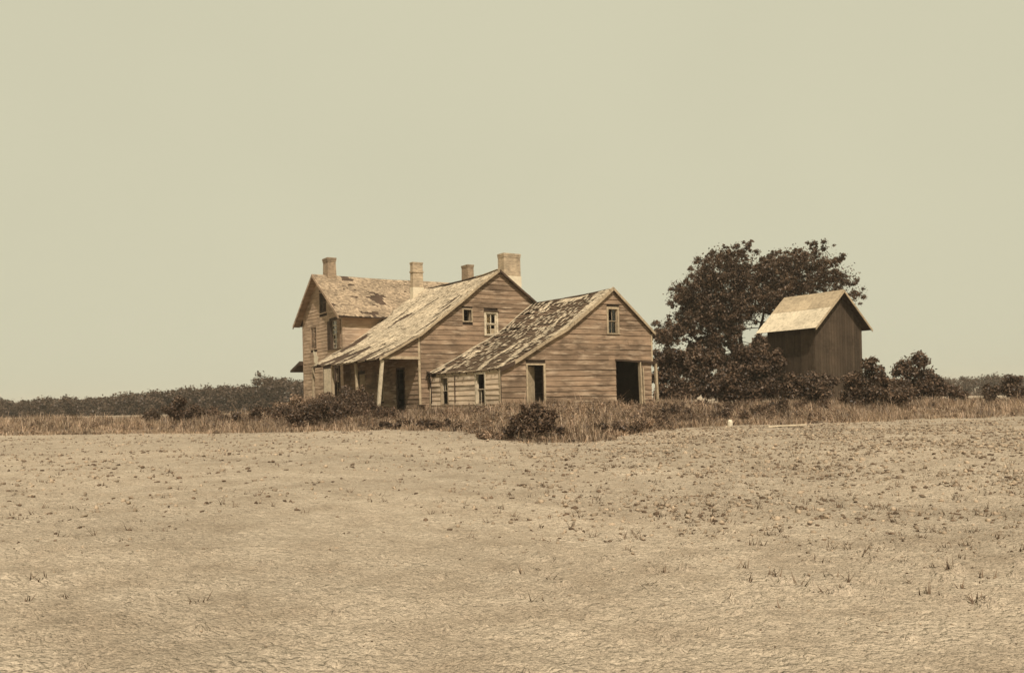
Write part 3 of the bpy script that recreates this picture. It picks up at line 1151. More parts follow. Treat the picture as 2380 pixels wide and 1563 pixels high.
# porch posts, plate and floor
for t, lean, dx, sag in ((7.20, 0.22, 0.0, 0), (10.85, -0.10, 0.0, 0), (14.43, 0.0, 0.0, 0), (17.75, 0.1, -0.0, 0)):
    w = 0.16 if t < 8 else 0.13
    p = MB().bar((AP - lean, t + (0.3 if t < 8 else 0), -0.55), (AP + 0.0, t, 2.70), w, w, (0, 1, 0))
    house.part(p, 'porch_post', 'trim_white' if t < 8 else 'trim')
pl = MB()
npl = 6
for k in range(npl):
    t0, t1 = 7.1 + 10.9 * k / npl, 7.1 + 10.9 * (k + 1) / npl
    pl.bar((AP, t0, 2.72 + 0.02 * nz(t0, 0, 1)), (AP, t1, 2.72 + 0.02 * nz(t1, 0, 1)), 0.12, 0.12)
house.part(pl, 'porch_plate', 'deck')
for k in range(11):
    a = AP + 0.05 + 0.205 * k
    if k == 2:
        continue
    house.part(MB().box(a, a + 0.198, 7.3 + random.uniform(-0.08, 0.05), 17.6, -0.27, -0.22 + random.uniform(-0.006, 0.006)), 'floor_plank', 'deck')
house.part(MB().box(AP + 0.02, AW - 0.06, 7.42, 7.52, -0.42, -0.28), 'floor_joist', 'trim')
# ragged shingle ends and broken eave boards
for k in range(7):
    t = 7.3 + 1.5 * k + random.uniform(-0.3, 0.3)
    p, q = HL.pt(-0.02, t, -0.03), HL.pt(0.02, t + random.uniform(0.8, 1.6), -0.05)
    house.part(MB().bar(p, (q[0], q[1], q[2] - random.uniform(0, 0.05)), 0.10, 0.02), 'eave_board', 'trim')

# chimneys of the middle house
chimney(house, 5.44, 6.62, 7.95, 8.62, 6.2, 9.18, 'brick', 0.24, plaster=7.82)
chimney(house, 4.86, 5.30, 11.3, 12.05, 7.2, 8.92, 'brick_dark', 0.16)
chimney(house, 3.62, 4.36, 16.45, 16.86, 7.2, 9.74, 'brick', 0.12, band=9.05, plaster=8.05)

# ================================================================== THE TALL HOUSE behind
AC = -1.15
B1 = 24.75
tall = Building('two_storey_farmhouse', (AC, BC, -0.25))
tag(tall.root, 'tall two-storey farmhouse behind the porch with shuttered gable and patchy shingle roof', 'house')
TP = (21.35, 9.25)
prof_tf = [(BC - 0.42, 6.02), TP]
prof_tb = [(B1 + 0.75, 6.02), TP]
AE = 9.4


def t_left(z):
    r = TP[0] - (TP[1] - z) * (TP[0] - prof_tf[0][0]) / (TP[1] - prof_tf[0][1]) + 0.06
    return max(BC, r)


def t_right(z):
    r = TP[0] + (TP[1] - z) * (prof_tb[0][0] - TP[0]) / (TP[1] - prof_tb[0][1]) - 0.06
    return min(B1, r)


PT = ('a', AC, -1)
t_open = [(19.95, 21.25, 6.55, 7.95), (17.85, 19.45, 4.0, 5.85), (21.95, 23.05, 4.2, 5.7), (17.8, 18.75, 0.9, 2.72), (19.45, 20.8, -0.2, 2.75)]
sheath(tall, PT, BC, B1, -0.5, 9.15, t_left, t_right, t_open)
clad(tall, PT, BC + 0.1, B1 - 0.1, -0.25, 9.15, t_left, t_right, [(a - 0.08, b + 0.08, c - 0.07, d + 0.08) for a, b, c, d in t_open], 'board_house', 0.235, 4.2, lap=0.024, seed=41, wob=0.004)
PF = ('b', BC, -1)
sheath(tall, PF, AC + 0.11, AE, -0.5, 6.0, NINF, INF, [])
clad(tall, PF, AC + 0.1, 6.5, -0.25, 5.95, NINF, INF, [], 'board_house', 0.235, 4.4, lap=0.024, seed=43, wob=0.005)
sheath(tall, ('b', B1, 1), AC + 0.11, AE, -0.5, 6.0, NINF, INF, [])
sheath(tall, ('a', AE, 1), BC, B1, -0.5, 9.15, t_left, t_right, [])
clad(tall, ('a', AE, 1), BC, B1, -0.25, 9.15, t_left, t_right, [], 'board_house', 0.28, 6.0, seed=45)
cb = MB()
cb.box(AC - 0.035, AC - 0.004, BC - 0.03, BC + 0.12, -0.4, 6.0)
cb.box(AC - 0.033, AC + 0.12, BC - 0.036, BC - 0.004, -0.4, 6.0)
tall.part(cb, 'corner_board', 'board_house')
cb = MB()
cb.box(AC - 0.035, AC - 0.004, B1 - 0.12, B1 + 0.03, -0.4, 6.0)
tall.part(cb, 'corner_board', 'board_house')
# windows with board or louvre shutters
def shutters(a, b, c, d, closed=True, sides=True, dark='deck'):
    f = MB()
    for u0, u1 in ((a - 0.08, a), (b, b + 0.08)):
        pbox(f, PT, u0, u1, 0.002, 0.04, c - 0.06, d + 0.07)
    pbox(f, PT, a, b, 0.002, 0.04, d, d + 0.07)
    pbox(f, PT, a, b, 0.002, 0.06, c - 0.06, c)
    w = tall.part(f, 'window', 'board_house')
    m = (a + b) / 2
    for u0, u1 in ((a + 0.01, m - 0.01), (m + 0.01, b - 0.01)):
        s = MB()
        pbox(s, PT, u0, u0 + 0.07, -0.03, 0.012, c + 0.01, d - 0.01)
        pbox(s, PT, u1 - 0.07, u1, -0.03, 0.012, c + 0.01, d - 0.01)
        for zz in (c + 0.01, (c + d) / 2 - 0.04, d - 0.09):
            pbox(s, PT, u0 + 0.07, u1 - 0.07, -0.028, 0.010, zz, zz + 0.08)
        n = int((d - c) / 0.075)
        for k in range(n):
            z = c + 0.04 + (d - c - 0.1) * k / n
            s.hexa([to3(PT, u0 + 0.07, -0.028, z + 0.035), to3(PT, u1 - 0.07, -0.028, z + 0.035), to3(PT, u1 - 0.07, 0.0, z), to3(PT, u0 + 0.07, 0.0, z),
                    to3(PT, u0 + 0.07, -0.028, z + 0.045), to3(PT, u1 - 0.07, -0.028, z + 0.045), to3(PT, u1 - 0.07, 0.0, z + 0.010), to3(PT, u0 + 0.07, 0.0, z + 0.010)])
        tall.part(s, 'shutter', dark, w)
    return w


shutters(19.95, 21.25, 6.55, 7.95)
shutters(21.95, 23.05, 4.2, 5.7, dark='board')
# the open first-floor window: one shutter folded back on the wall, sash with bright bars
w = window(tall, PT, 18.15, 19.0, 4.0, 5.85, 2, 3, 0.09, 'deck', 'trim_white', depth=0.02, bar=0.05)
for u0, u1, mt in ((17.45, 18.04, 'board'), (19.12, 19.75, 'deck')):
    s = MB()
    pbox(s, PT, u0, u1, 0.045, 0.085, 3.98, 5.87)
    for k in range(16):
        z = 4.08 + 0.108 * k
        pbox(s, PT, u0 + 0.07, u1 - 0.07, 0.085, 0.098, z, z + 0.05)
    tall.part(s, 'shutter', mt)
window(tall, PT, 17.95, 18.6, 0.9, 2.72, 2, 2, 0.1, 'deck', 'trim')
# porch door; the sunlight on it is put into its white colour
fd = MB()
for k in range(6):
    pbox(fd, PT, 19.47 + 0.22 * k, 19.68 + 0.22 * k, -0.03, 0.012, -0.2, 2.72)
tall.part(fd, 'door', 'trim_white')
# jagged pale patch on the gable wall, above the porch end
pa = MB()
pp = [(22.62, 4.22), (22.66, 3.9), (22.5, 3.72), (22.56, 3.3), (22.2, 3.12), (22.05, 2.88), (21.75, 2.95), (21.82, 3.3), (21.66, 3.62), (21.95, 3.7), (22.1, 3.98), (22.42, 3.95)]
n = len(pp)
pa.v = [to3(PT, u, 0.036, z) for u, z in pp] + [to3(PT, u, 0.0, z) for u, z in pp]
pa.f = [tuple(range(n)), tuple(reversed(range(n, 2 * n)))] + [(i, (i + 1) % n, n + (i + 1) % n, n + i) for i in range(n)]
tall.part(pa, 'pale_wall_patch', 'plaster')

TF = Slope(prof_tf, 'a', AC - 0.45, AE + 0.3, sag=0.06, rough=0.05, seed=3)
TB = Slope(prof_tb, 'a', AC - 0.45, AE + 0.3, sag=0.04, rough=0.03, seed=5)
deck(tall, TF, 'roof_deck', 'deck')
deck(tall, TB, 'roof_deck', 'deck')


def keep_tall(s, t):
    v = nz(s * 1.3, t * 0.75, 17.0) + 0.55 * nz(s * 3.0, t * 1.6, 19.0)
    mid = math.exp(-((s - 2.0) / 1.6) ** 2) * math.exp(-((t - 2.0) / 2.6) ** 2)
    return v < 0.52 - 0.52 * mid and random.random() > 0.012


shingle_mesh(tall, TF, keep_tall, 'shingles', 'shingle_old', 0.17, 0.36, 0.1, 0.2, seed=51)
shingle_mesh(tall, TB, lambda s, t: True, 'shingles', 'shingle_old', 0.2, 0.38, 0.14, 0.3, seed=52)
rake(tall, TF, AC - 0.50, 0.0, TF.L, 0.05, 0.22, -0.02, 'rake_board', 'board_house', 6)
rake(tall, TB, AC - 0.50, 0.0, TB.L, 0.05, 0.24, -0.02, 'rake_board', 'board_house', 6)
so = MB()
for pr, sl in ((prof_tf, TF), (prof_tb, TB)):
    a0, a1 = sl.pt(0.02, AC - 0.45, -0.13), sl.pt(sl.L, AC - 0.45, -0.13)
    b0_, b1_ = sl.pt(0.02, AC, -0.13), sl.pt(sl.L, AC, -0.13)
    so.poly([a0, b0_, b1_, a1])
tall.part(so, 'soffit', 'board_house')
ev = MB()
ev.box(AC - 0.44, AE, BC - 0.36, BC - 0.30, 5.86, 5.99)
ev.box(AC - 0.4, AE, BC - 0.29, BC + 0.0, 5.90, 5.95)
tall.part(ev, 'eave_box', 'board_house')
gu = MB()
gu.tube([(AC - 0.42, BC - 0.44, 5.95), (4.0, BC - 0.44, 5.93), (AE, BC - 0.44, 5.95)], [0.055, 0.055, 0.055], 8)
tall.part(gu, 'gutter', 'iron', smooth=True)
chimney(tall, -0.62, -0.05, 20.95, 21.85, 8.2, 10.42, 'brick_dark', 0.26, flare=0.05, batter=0.06)
# hood roof of the rear porch
hoodm = MB()
hoodm.hexa([(AC - 0.3, B1 + 0.02, 3.15), (5, B1 + 0.02, 3.15), (5, B1 + 2.1, 2.72), (AC - 0.3, B1 + 2.1, 2.72),
            (AC - 0.3, B1 + 0.02, 3.45), (5, B1 + 0.02, 3.45), (5, B1 + 2.1, 2.86), (AC - 0.3, B1 + 2.1, 2.86)])
hd = tall.part(hoodm, 'rear_porch_roof', 'deck')
for a in (0.8, 4.8):
    tall.part(MB().bar((a, B1 + 1.95, -0.6), (a, B1 + 1.95, 2.75), 0.12, 0.12, (0, 1, 0)), 'rear_porch_post', 'trim')

# ================================================================== small things by the house wall
# rain spout pieces at the shed's inner corner, a leaning pole, a pail on a bench
spout = empty('broken_gutter', wpt(-0.2, 7.0, 1.8), TH)
tag(spout, 'broken rusty gutter and downspout hanging at the inner corner of the shed', 'gutter')
mb = MB()
mb.tube([(-0.02, -0.12, -1.55), (0.0, -0.10, -0.9), (-0.03, -0.06, -0.3), (-0.08, 0.0, 0.10)], [0.04, 0.04, 0.045, 0.05], 7)
mb.build('downspout', 'iron', spout, smooth=True)
mb = MB()
mb.tube([(-0.25, -0.45, 0.12), (-0.14, -0.1, 0.18), (-0.1, 0.12, 0.16)], [0.06, 0.07, 0.06], 7)
mb.tube([(-0.3, -0.1, 0.28), (-0.1, 0.0, 0.12), (-0.22, 0.1, -0.1)], [0.02, 0.03, 0.02], 5)
mb.tube([(-0.05, -0.05, 0.05), (-0.12, -0.1, -0.2), (-0.05, -0.1, -0.45)], [0.09, 0.06, 0.045], 6)
mb.build('gutter_trough', 'iron', spout, smooth=True)

pole = MB()
pole.tube([(0, 0, 0), (0.03, 0.42, 1.1), (0.12, 0.98, 2.25)], [0.028, 0.026, 0.02], 6)
po = pole.build('leaning_pole', 'trim', smooth=True)
pb = wpt(-0.62, 6.3, 0)
po.location = (pb[0], pb[1], gz(pb[0], pb[1]) - 0.03)
po.rotation_euler = (0, 0, TH)
po.rotation_euler.rotate_axis('Y', R(12))
tag(po, 'thin wooden pole leaning against the shed wall left of its first window', 'pole')

bx, by, _ = wpt(-0.75, 7.05)
bz = gz(bx, by)
bench = empty('wash_stand', (bx, by, bz), TH)
tag(bench, 'small dark wooden stand at the house corner beside the porch', 'stand')
mb = MB().box(-0.2, 0.2, -0.16, 0.16, 0.56, 0.61)
mb.build('top', 'deck', bench)
for sx in (-0.16, 0.16):
    for sy in (-0.12, 0.12):
        MB().bar((sx * 1.1, sy * 1.1, 0), (sx, sy, 0.56), 0.05, 0.05, (0, 1, 0)).build('leg', 'deck', bench)
pail = empty('pail', (bx + 0.02, by - 0.1, bz + 0.05), 0.3)
mb = MB()
nseg = 14
for z, r in ((0, 0.11), (0.26, 0.15), (0.26, 0.138), (0.02, 0.10)):
    for k in range(nseg):
        t = 2 * math.pi * k / nseg
        mb.v.append((r * math.cos(t), r * math.sin(t), z))
for j in range(3):
    for k in range(nseg):
        mb.f.append((j * nseg + k, j * nseg + (k + 1) % nseg, (j + 1) * nseg + (k + 1) % nseg, (j + 1) * nseg + k))
mb.f.append(tuple(range(nseg - 1, -1, -1)))
mb.f.append(tuple(range(3 * nseg, 4 * nseg)))
mb.build('bucket', 'iron', pail, smooth=False)
mb = MB()
mb.tube([(0.15 * math.cos(t), 0.02, 0.25 + 0.14 * math.sin(t)) for t in [math.pi * k / 8 for k in range(9)]], [0.007] * 9, 5)
mb.build('handle', 'iron', pail)
pail.location = (bx, by, bz + 0.0)
tag(pail, 'dark pail standing on the ground under the small stand', 'pail')

# wires hanging from the shed's eave
for k, (t, dz, dt) in enumerate(((5.9, -0.55, 0.25), (2.05, -0.35, 0.3), (4.2, -0.3, -0.1))):
    mb = MB().tube([(-0.16, t, 1.93), (-0.13, t + dt * 0.4, 1.93 + dz * 0.5), (-0.09, t + dt, 1.93 + dz)], [0.014, 0.012, 0.012], 5)
    shed.part(mb, 'gutter_bracket', 'iron')
mb = MB()
pbox(mb, PS, 4.42, 4.48, 0.06, 0.09, 0.3, 1.75)
shed.part(mb, 'cleat', 'deck')

# ================================================================== THE BARN at the right
barn = Building('plank_barn', (21.9, -3.0, -0.5))
tag(barn.root, 'dark plank barn with pale sheet roof behind the shrubs at the right', 'barn')
BN0, BN1 = -1.4, 2.2
prof_b = [(21.5, 4.35), (24.3, 6.75)]
prof_bb = [(27.1, 4.35), (24.3, 6.75)]
PBW = ('a', 21.95, -1)
sheath(barn, PBW, BN0, BN1, -0.6, 4.5, NINF, INF, [])
rb = random.Random(61)
u = BN0
while u < BN1 - 0.05:
    w_ = rb.uniform(0.2, 0.3)
    mb = MB()
    pbox(mb, PBW, u, min(u + w_ - rb.uniform(0.006, 0.02), BN1), 0.002, 0.028 + rb.uniform(0, 0.012), -0.5 + rb.uniform(0, 0.08), 4.5)
    barn.part(mb, 'plank', 'dark_wood')
    u += w_
bl = lambda z: 21.95 if z < 4.7 else 21.5 + (z - 4.35) * 2.8 / 2.4 + 0.1
brr = lambda z: 26.65 if z < 4.7 else 27.1 - (z - 4.35) * 2.8 / 2.4 - 0.1
for yv, sg in ((BN0, -1), (BN1, 1)):
    pl_ = ('b', yv, sg)
    sheath(barn, pl_, 21.95, 26.65, -0.6, 6.6, bl, brr, [])
    u = 21.95
    while u < 26.6:
        w_ = rb.uniform(0.2, 0.3)
        um = u + w_ / 2
        zt = min(6.65, 4.35 + min(um - 21.5, 27.1 - um) * 2.4 / 2.8 - 0.06)
        mb = MB()
        pbox(mb, pl_, u, min(u + w_ - 0.012, 26.65), 0.002, 0.03, -0.5, zt)
        barn.part(mb, 'plank', 'dark_wood')
        u += w_
sheath(barn, ('a', 26.65, 1), BN0, BN1, -0.6, 4.5, NINF, INF, [])
# roof of lapped sheets, old and new
for pr in (prof_b, prof_bb):
    BS = Slope(pr, 'b', BN0 - 0.45, BN1 + 0.5, sag=0.02, rough=0.02, seed=7)
    deck(barn, BS, 'roof_deck', 'deck', 0.06, 4, 4)
    for row in range(2):
        s0, s1 = (-0.08, BS.L * 0.56) if row == 0 else (BS.L * 0.53, BS.L)
        t = BS.t0 - 0.03
        while t < BS.t1 - 0.05:
            te = min(t + 0.92, BS.t1 + 0.04)
            mb = MB()
            g = [[BS.pt(s0 + (s1 - s0) * i / 4, t + (te - 0.01 - t) * j / 6, 0.02 + 0.012 * row + 0.006 * (j % 2)) for j in range(7)] for i in range(5)]
            mb.v = [p for r_ in g for p in r_]
            mb.f = [(i * 7 + j, i * 7 + j + 1, (i + 1) * 7 + j + 1, (i + 1) * 7 + j) for i in range(4) for j in range(6)]
            barn.part(mb, 'roof_sheet', 'trim_white' if row == 0 else 'trim')
            t += 0.9
    rake(barn, BS, BN1 + 0.5, 0, BS.L, 0.04, 0.16, -0.01, 'rake_board', 'trim', 4)
    rake(barn, BS, BN0 - 0.5, 0, BS.L, 0.04, 0.16, -0.01, 'rake_board', 'trim', 4)


# ================================================================== VEGETATION
def leaf_cloud(n, centers, radii, weights, size, up=0.35, flat=0.75, shell=0.55, aspect=0.6, seed=0):
    """n leaf quads spread through ellipsoidal clumps, denser towards the clumps' skins"""
    g = np.random.default_rng(seed)
    C = np.asarray(centers, float)
    Rr = np.asarray(radii, float)
    if Rr.ndim == 1:
        Rr = np.stack([Rr, Rr, Rr * flat], 1)
    w = np.asarray(weights, float)
    k = g.choice(len(C), n, p=w / w.sum())
    d = g.normal(size=(n, 3))
    d /= np.linalg.norm(d, axis=1, keepdims=True)
    r = shell + (1 - shell) * g.random(n)
    r = r * (0.75 + 0.35 * g.random(n))
    p = C[k] + d * Rr[k] * r[:, None] + g.normal(size=(n, 3)) * 0.08 * Rr[k].mean(1)[:, None]
    nrm = d * 0.6 + g.normal(size=(n, 3)) * 0.6 + np.array([0, 0, up])
    nrm /= np.linalg.norm(nrm, axis=1, keepdims=True)
    t = np.cross(nrm, g.normal(size=(n, 3)))
    t /= np.linalg.norm(t, axis=1, keepdims=True) + 1e-9
    bt = np.cross(nrm, t)
    s = size * (0.6 + 0.8 * g.random(n))
    t *= s[:, None] * 0.5
    bt *= s[:, None] * 0.5 * aspect
    fold = nrm * (s * 0.10)[:, None]
    v = np.stack([p - t, p - bt + fold, p + t, p + bt + fold], 1).reshape(-1, 3)
    q = np.arange(n * 4).reshape(n, 4)
    return v, q


def limb(mb, p, q, r0, r1, bend=0.15, n=5, rnd=random, sides=7):
    p, q = Vector(p), Vector(q)
    L = (q - p).length
    off = Vector((rnd.gauss(0, 1), rnd.gauss(0, 1), rnd.gauss(0, 0.5))) * bend * L
    pts, rad = [], []
    for i in range(n + 1):
        f = i / n
        pts.append(p.lerp(q, f) + off * math.sin(math.pi * f) * 0.6)
        rad.append(r0 + (r1 - r0) * f)
    mb.tube(pts, rad, sides)
    return pts


def shrub(name, label, cat, base, clumps, nleaf, size, mat, group=None, stems=8, seed=0, flat=0.85, up=0.35, stem_r=0.02, foliage='foliage', sub=5, aspect=0.55):
    """clumps: (dx, dy, z, r) about the base; each is broken into smaller uneven tufts"""
    g = np.random.default_rng(seed)
    rnd = random.Random(seed)
    root = empty(name, base)
    tag(root, label, cat, group)
    C, Rr, W = [], [], []
    for (dx, dy, z, r) in clumps:
        for k in range(sub):
            d = g.normal(size=3)
            d /= np.linalg.norm(d)
            rr = r * g.uniform(0.32, 0.6)
            C.append((dx + d[0] * r * 0.7, dy + d[1] * r * 0.7, max(z + d[2] * r * 0.6, rr * 0.5)))
            Rr.append(rr)
            W.append(rr ** 2)
        C.append((dx, dy, z))
        Rr.append(r * 0.75)
        W.append(r * r * 0.8)
    v, q = leaf_cloud(nleaf, C, Rr, W, size, up, flat, 0.35, aspect, seed)
    v[:, 2] = np.maximum(v[:, 2], 0.0)
    np_mesh(foliage, v, q, mat, root)
    mb = MB()
    for k in range(stems):
        c = clumps[k % len(clumps)]
        limb(mb, (c[0] * 0.35 + rnd.gauss(0, 0.1), c[1] * 0.35 + rnd.gauss(0, 0.1), -0.1),
             (c[0] + rnd.gauss(0, c[3] * 0.5), c[1] + rnd.gauss(0, c[3] * 0.5), c[2] + c[3] * rnd.uniform(0.1, 0.7)), stem_r * rnd.uniform(0.8, 1.4), stem_r * 0.3, 0.12, 4, rnd, 5)
    mb.build('stems', 'bark', root)
    return root


# ---- the big tree
tx, ty = 17.6, 66.0
tree = empty('broadleaf_tree', (tx, ty, gz(tx, ty)))
tag(tree, 'large dark spreading tree rising over the shrubs between shed and barn', 'tree')
rt = random.Random(5)
cl = [(-6.2, 5.5, 0.95), (-5.2, 5.9, 1.15), (-4.2, 6.4, 1.25), (-5.3, 5.0, 0.8), (-3.4, 7.4, 1.3), (-4.3, 8.6, 1.05), (-3.4, 9.2, 1.2), (-2.6, 10.3, 1.1), (-2.2, 8.4, 1.5),
      (-1.2, 9.8, 1.5), (-1.4, 11.2, 0.95), (-0.2, 11.4, 0.9), (0.3, 10.3, 1.4), (-2.4, 6.8, 1.3), (-0.6, 8.0, 1.6), (1.0, 8.4, 1.5), (1.8, 9.9, 1.3), (2.6, 10.9, 0.9),
      (3.2, 9.3, 1.4), (2.4, 7.6, 1.15), (4.2, 10.4, 1.1), (4.7, 8.6, 1.4), (5.8, 9.6, 1.1), (6.2, 8.0, 1.2), (3.9, 7.4, 1.0), (-1.6, 5.5, 1.15), (-0.6, 6.4, 1.0), (-2.9, 5.0, 0.8), (5.2, 6.8, 1.0), (6.9, 6.9, 0.9), (3.6, 11.1, 0.9), (5.0, 11.0, 1.0), (6.3, 10.6, 1.0), (7.4, 9.4, 1.1), (7.8, 8.1, 1.0), (-0.9, 7.0, 1.2), (0.6, 7.2, 1.0), (-3.0, 8.0, 1.2)]
C, Rr, W = [], [], []
g0 = np.random.default_rng(77)
for (x, z, r) in cl:
    for yy in (g0.uniform(-3.2, -1.2), g0.uniform(-1.0, 1.0), g0.uniform(1.2, 3.2)):
        for k in range(11):
            d = g0.normal(size=3)
            d /= np.linalg.norm(d)
            f = g0.random() ** 0.5 * 1.32
            rr = r * g0.uniform(0.12, 0.36)
            C.append((x + d[0] * r * f, yy + d[1] * r * f, z + d[2] * r * f * 0.8))
            Rr.append(rr)
            W.append(rr ** 1.7)
v, q = leaf_cloud(112000, C, Rr, W, 0.155, 0.45, 0.75, 0.05, 0.62, 78)
C2 = [(x + g0.normal() * 0.2, yy, z) for (x, z, r) in cl for yy in (-2.2, 0.0, 2.2)]
R2 = [r * 1.12 for (x, z, r) in cl for _ in range(3)]
v2, q2 = leaf_cloud(40000, C2, R2, np.array(R2) ** 2, 0.15, 0.45, 0.85, 0.0, 0.62, 79)
v, q = np.concatenate([v, v2]), np.concatenate([q, q2 + len(v)])
np_mesh('crown', v, q, 'leaf_tree', tree)
tb = MB()
pts = limb(tb, (-0.2, 0, -0.3), (0.3, 0.2, 3.2), 0.48, 0.36, 0.05, 6, rt, 10)
for tgt, r0 in (((-0.6, 0.2, 6.2), 0.26), ((1.3, -0.3, 3.0), 0.0), ((-4.6, -0.6, 5.9), 0.16), ((-2.6, 1.0, 8.6), 0.17), ((2.2, 0.6, 8.0), 0.2), ((4.6, -0.4, 8.6), 0.17), ((0.2, -0.5, 9.6), 0.19), ((5.8, 0.4, 7.2), 0.14), ((-3.2, 0.4, 4.9), 0.12)):
    if r0 == 0:
        continue
    st = pts[-1] if tgt[2] > 6 else pts[-2]
    pp = limb(tb, st, tgt, r0, r0 * 0.35, 0.12, 6, rt, 7)
    for k in range(5):
        s = pp[rt.choice((2, 3, 4, 5, 6))]
        e = (s[0] + rt.gauss(0, 1.4), s[1] + rt.gauss(0, 1.2), s[2] + rt.uniform(0.2, 1.8))
        limb(tb, s, e, r0 * 0.35, 0.02, 0.15, 4, rt, 5)
tb.build('trunk', 'bark', tree, smooth=True)

# ---- shrubs under the tree (each its own thing)
G = 'tall shrubs under the tree'


def at_ground(X, Y):
    return (X, Y, gz(X, Y))


shrub('tall_shrub', 'tall dark shrub close behind the shed corner post', 'shrub', at_ground(10.5, 55.5),
      [(-0.7, 0.3, 3.0, 0.7), (-0.9, 0.2, 2.0, 0.7), (1.9, 0.2, 2.2, 0.9), (-0.6, 0, 0.9, 0.9), (0.3, -0.3, 1.0, 1.0), (-0.3, 0.3, 2.2, 1.0), (0.8, 0.4, 2.7, 1.0), (0, 0, 3.3, 0.8), (-0.8, 0.4, 3.2, 0.7), (1.4, 0, 1.3, 0.9), (1.5, 0.2, 3.4, 0.8), (2.4, 0.2, 1.4, 0.9), (2.5, 0.3, 3.0, 0.8)], 14000, 0.2, 'leaf_shrub', G, 9, 101)
shrub('tall_shrub', 'broad dark shrub behind the sunlit grass gap under the tree', 'shrub', at_ground(14.6, 64.5),
      [(-2.0, 0, 1.2, 1.1), (-0.8, 0, 1.4, 1.2), (0.5, 0.2, 1.5, 1.3), (1.8, 0, 1.4, 1.2), (-1.4, 0.3, 2.9, 1.1), (0.2, 0, 3.4, 1.2), (1.6, 0.2, 3.4, 1.1), (-2.6, 0.2, 3.6, 0.8), (0.8, 0, 4.5, 0.9), (-0.6, 0, 4.3, 0.8), (2.2, 0, 4.4, 0.7)], 16000, 0.22, 'leaf_shrub', G, 12, 102)
shrub('tall_shrub', 'largest rounded dark shrub right of the sunlit grass gap', 'shrub', at_ground(14.7, 54.0),
      [(-0.9, 0, 0.9, 0.9), (0.2, -0.4, 1.0, 1.1), (1.1, 0, 1.2, 1.1), (-0.6, 0.2, 2.1, 1.0), (0.5, 0, 2.5, 1.1), (1.4, 0.3, 2.4, 0.9), (0.0, 0, 3.4, 0.9), (0.9, 0.2, 3.7, 0.7), (-1.2, 0, 1.7, 0.7), (1.9, 0.2, 3.0, 0.8)], 15000, 0.19, 'leaf_bush', G, 10, 103)
shrub('tall_shrub', 'dark shrub against the barn wall', 'shrub', at_ground(17.2, 51.0),
      [(-0.8, 0, 0.8, 0.8), (0.2, 0, 0.9, 0.9), (1.1, 0, 0.8, 0.9), (-0.5, 0.1, 1.6, 0.7), (0.6, 0.2, 1.7, 0.7), (1.6, 0.2, 1.4, 0.7)], 9000, 0.17, 'leaf_shrub', G, 8, 104)
shrub('tall_shrub', 'leafy dark shrub between tree trunk and barn', 'shrub', at_ground(18.4, 60.5),
      [(-1.6, 0, 1.5, 1.3), (-0.2, 0, 1.8, 1.3), (-1.2, 0.1, 3.4, 1.1), (0.2, 0.1, 3.6, 1.0), (-2.2, 0, 3.3, 0.9), (-3.0, 0, 2.2, 1.1), (1.4, 0, 1.6, 1.2), (-0.6, 0.1, 4.4, 0.8)], 13000, 0.21, 'leaf_shrub', G, 8, 105)

shrub('tall_shrub', 'rounded dark shrub at the near corner of the barn', 'shrub', at_ground(19.6, 47.5),
      [(-1.0, 0, 0.8, 0.8), (0.1, 0, 1.0, 0.9), (1.2, 0, 0.9, 0.9), (-0.5, 0.2, 1.7, 0.8), (0.7, 0.2, 1.9, 0.7), (2.2, 0.2, 0.8, 0.8), (0.1, 0, 2.5, 0.6)], 10000, 0.16, 'leaf_shrub', G, 9, 106)
shrub('tall_shrub', 'wide loose shrub beyond the near end of the barn', 'shrub', at_ground(24.4, 52.0),
      [(-1.2, 0, 0.9, 0.9), (0.1, 0, 1.1, 1.0), (1.4, 0, 0.9, 0.9), (-0.4, 0.2, 2.0, 0.9), (0.8, 0.2, 1.8, 0.8), (2.4, 0.2, 0.7, 0.8), (-2.2, 0.2, 0.7, 0.8), (0.2, 0, 2.8, 0.7)], 10000, 0.17, 'leaf_bush', G, 9, 107)
shrub('tall_shrub', 'low spreading shrub farthest right on the bank', 'shrub', at_ground(30.5, 52.0),
      [(-1.6, 0, 0.6, 0.7), (-0.4, 0, 0.8, 0.8), (0.8, 0, 0.7, 0.7), (1.9, 0.2, 0.5, 0.6), (0.0, 0.2, 1.3, 0.6)], 7000, 0.15, 'leaf_shrub', G, 8, 108)
shrub('low_bush', 'dark rounded bush farthest left on the bank', 'bush', at_ground(-18.5, 47.5),
      [(-1.3, 0, 0.5, 0.6), (-0.2, 0, 0.7, 0.7), (0.9, 0.1, 0.6, 0.65), (2.0, 0.2, 0.45, 0.55), (0.2, 0.1, 1.2, 0.5)], 8000, 0.11, 'leaf_bush', 'low bushes left of the porch', 8, 115)

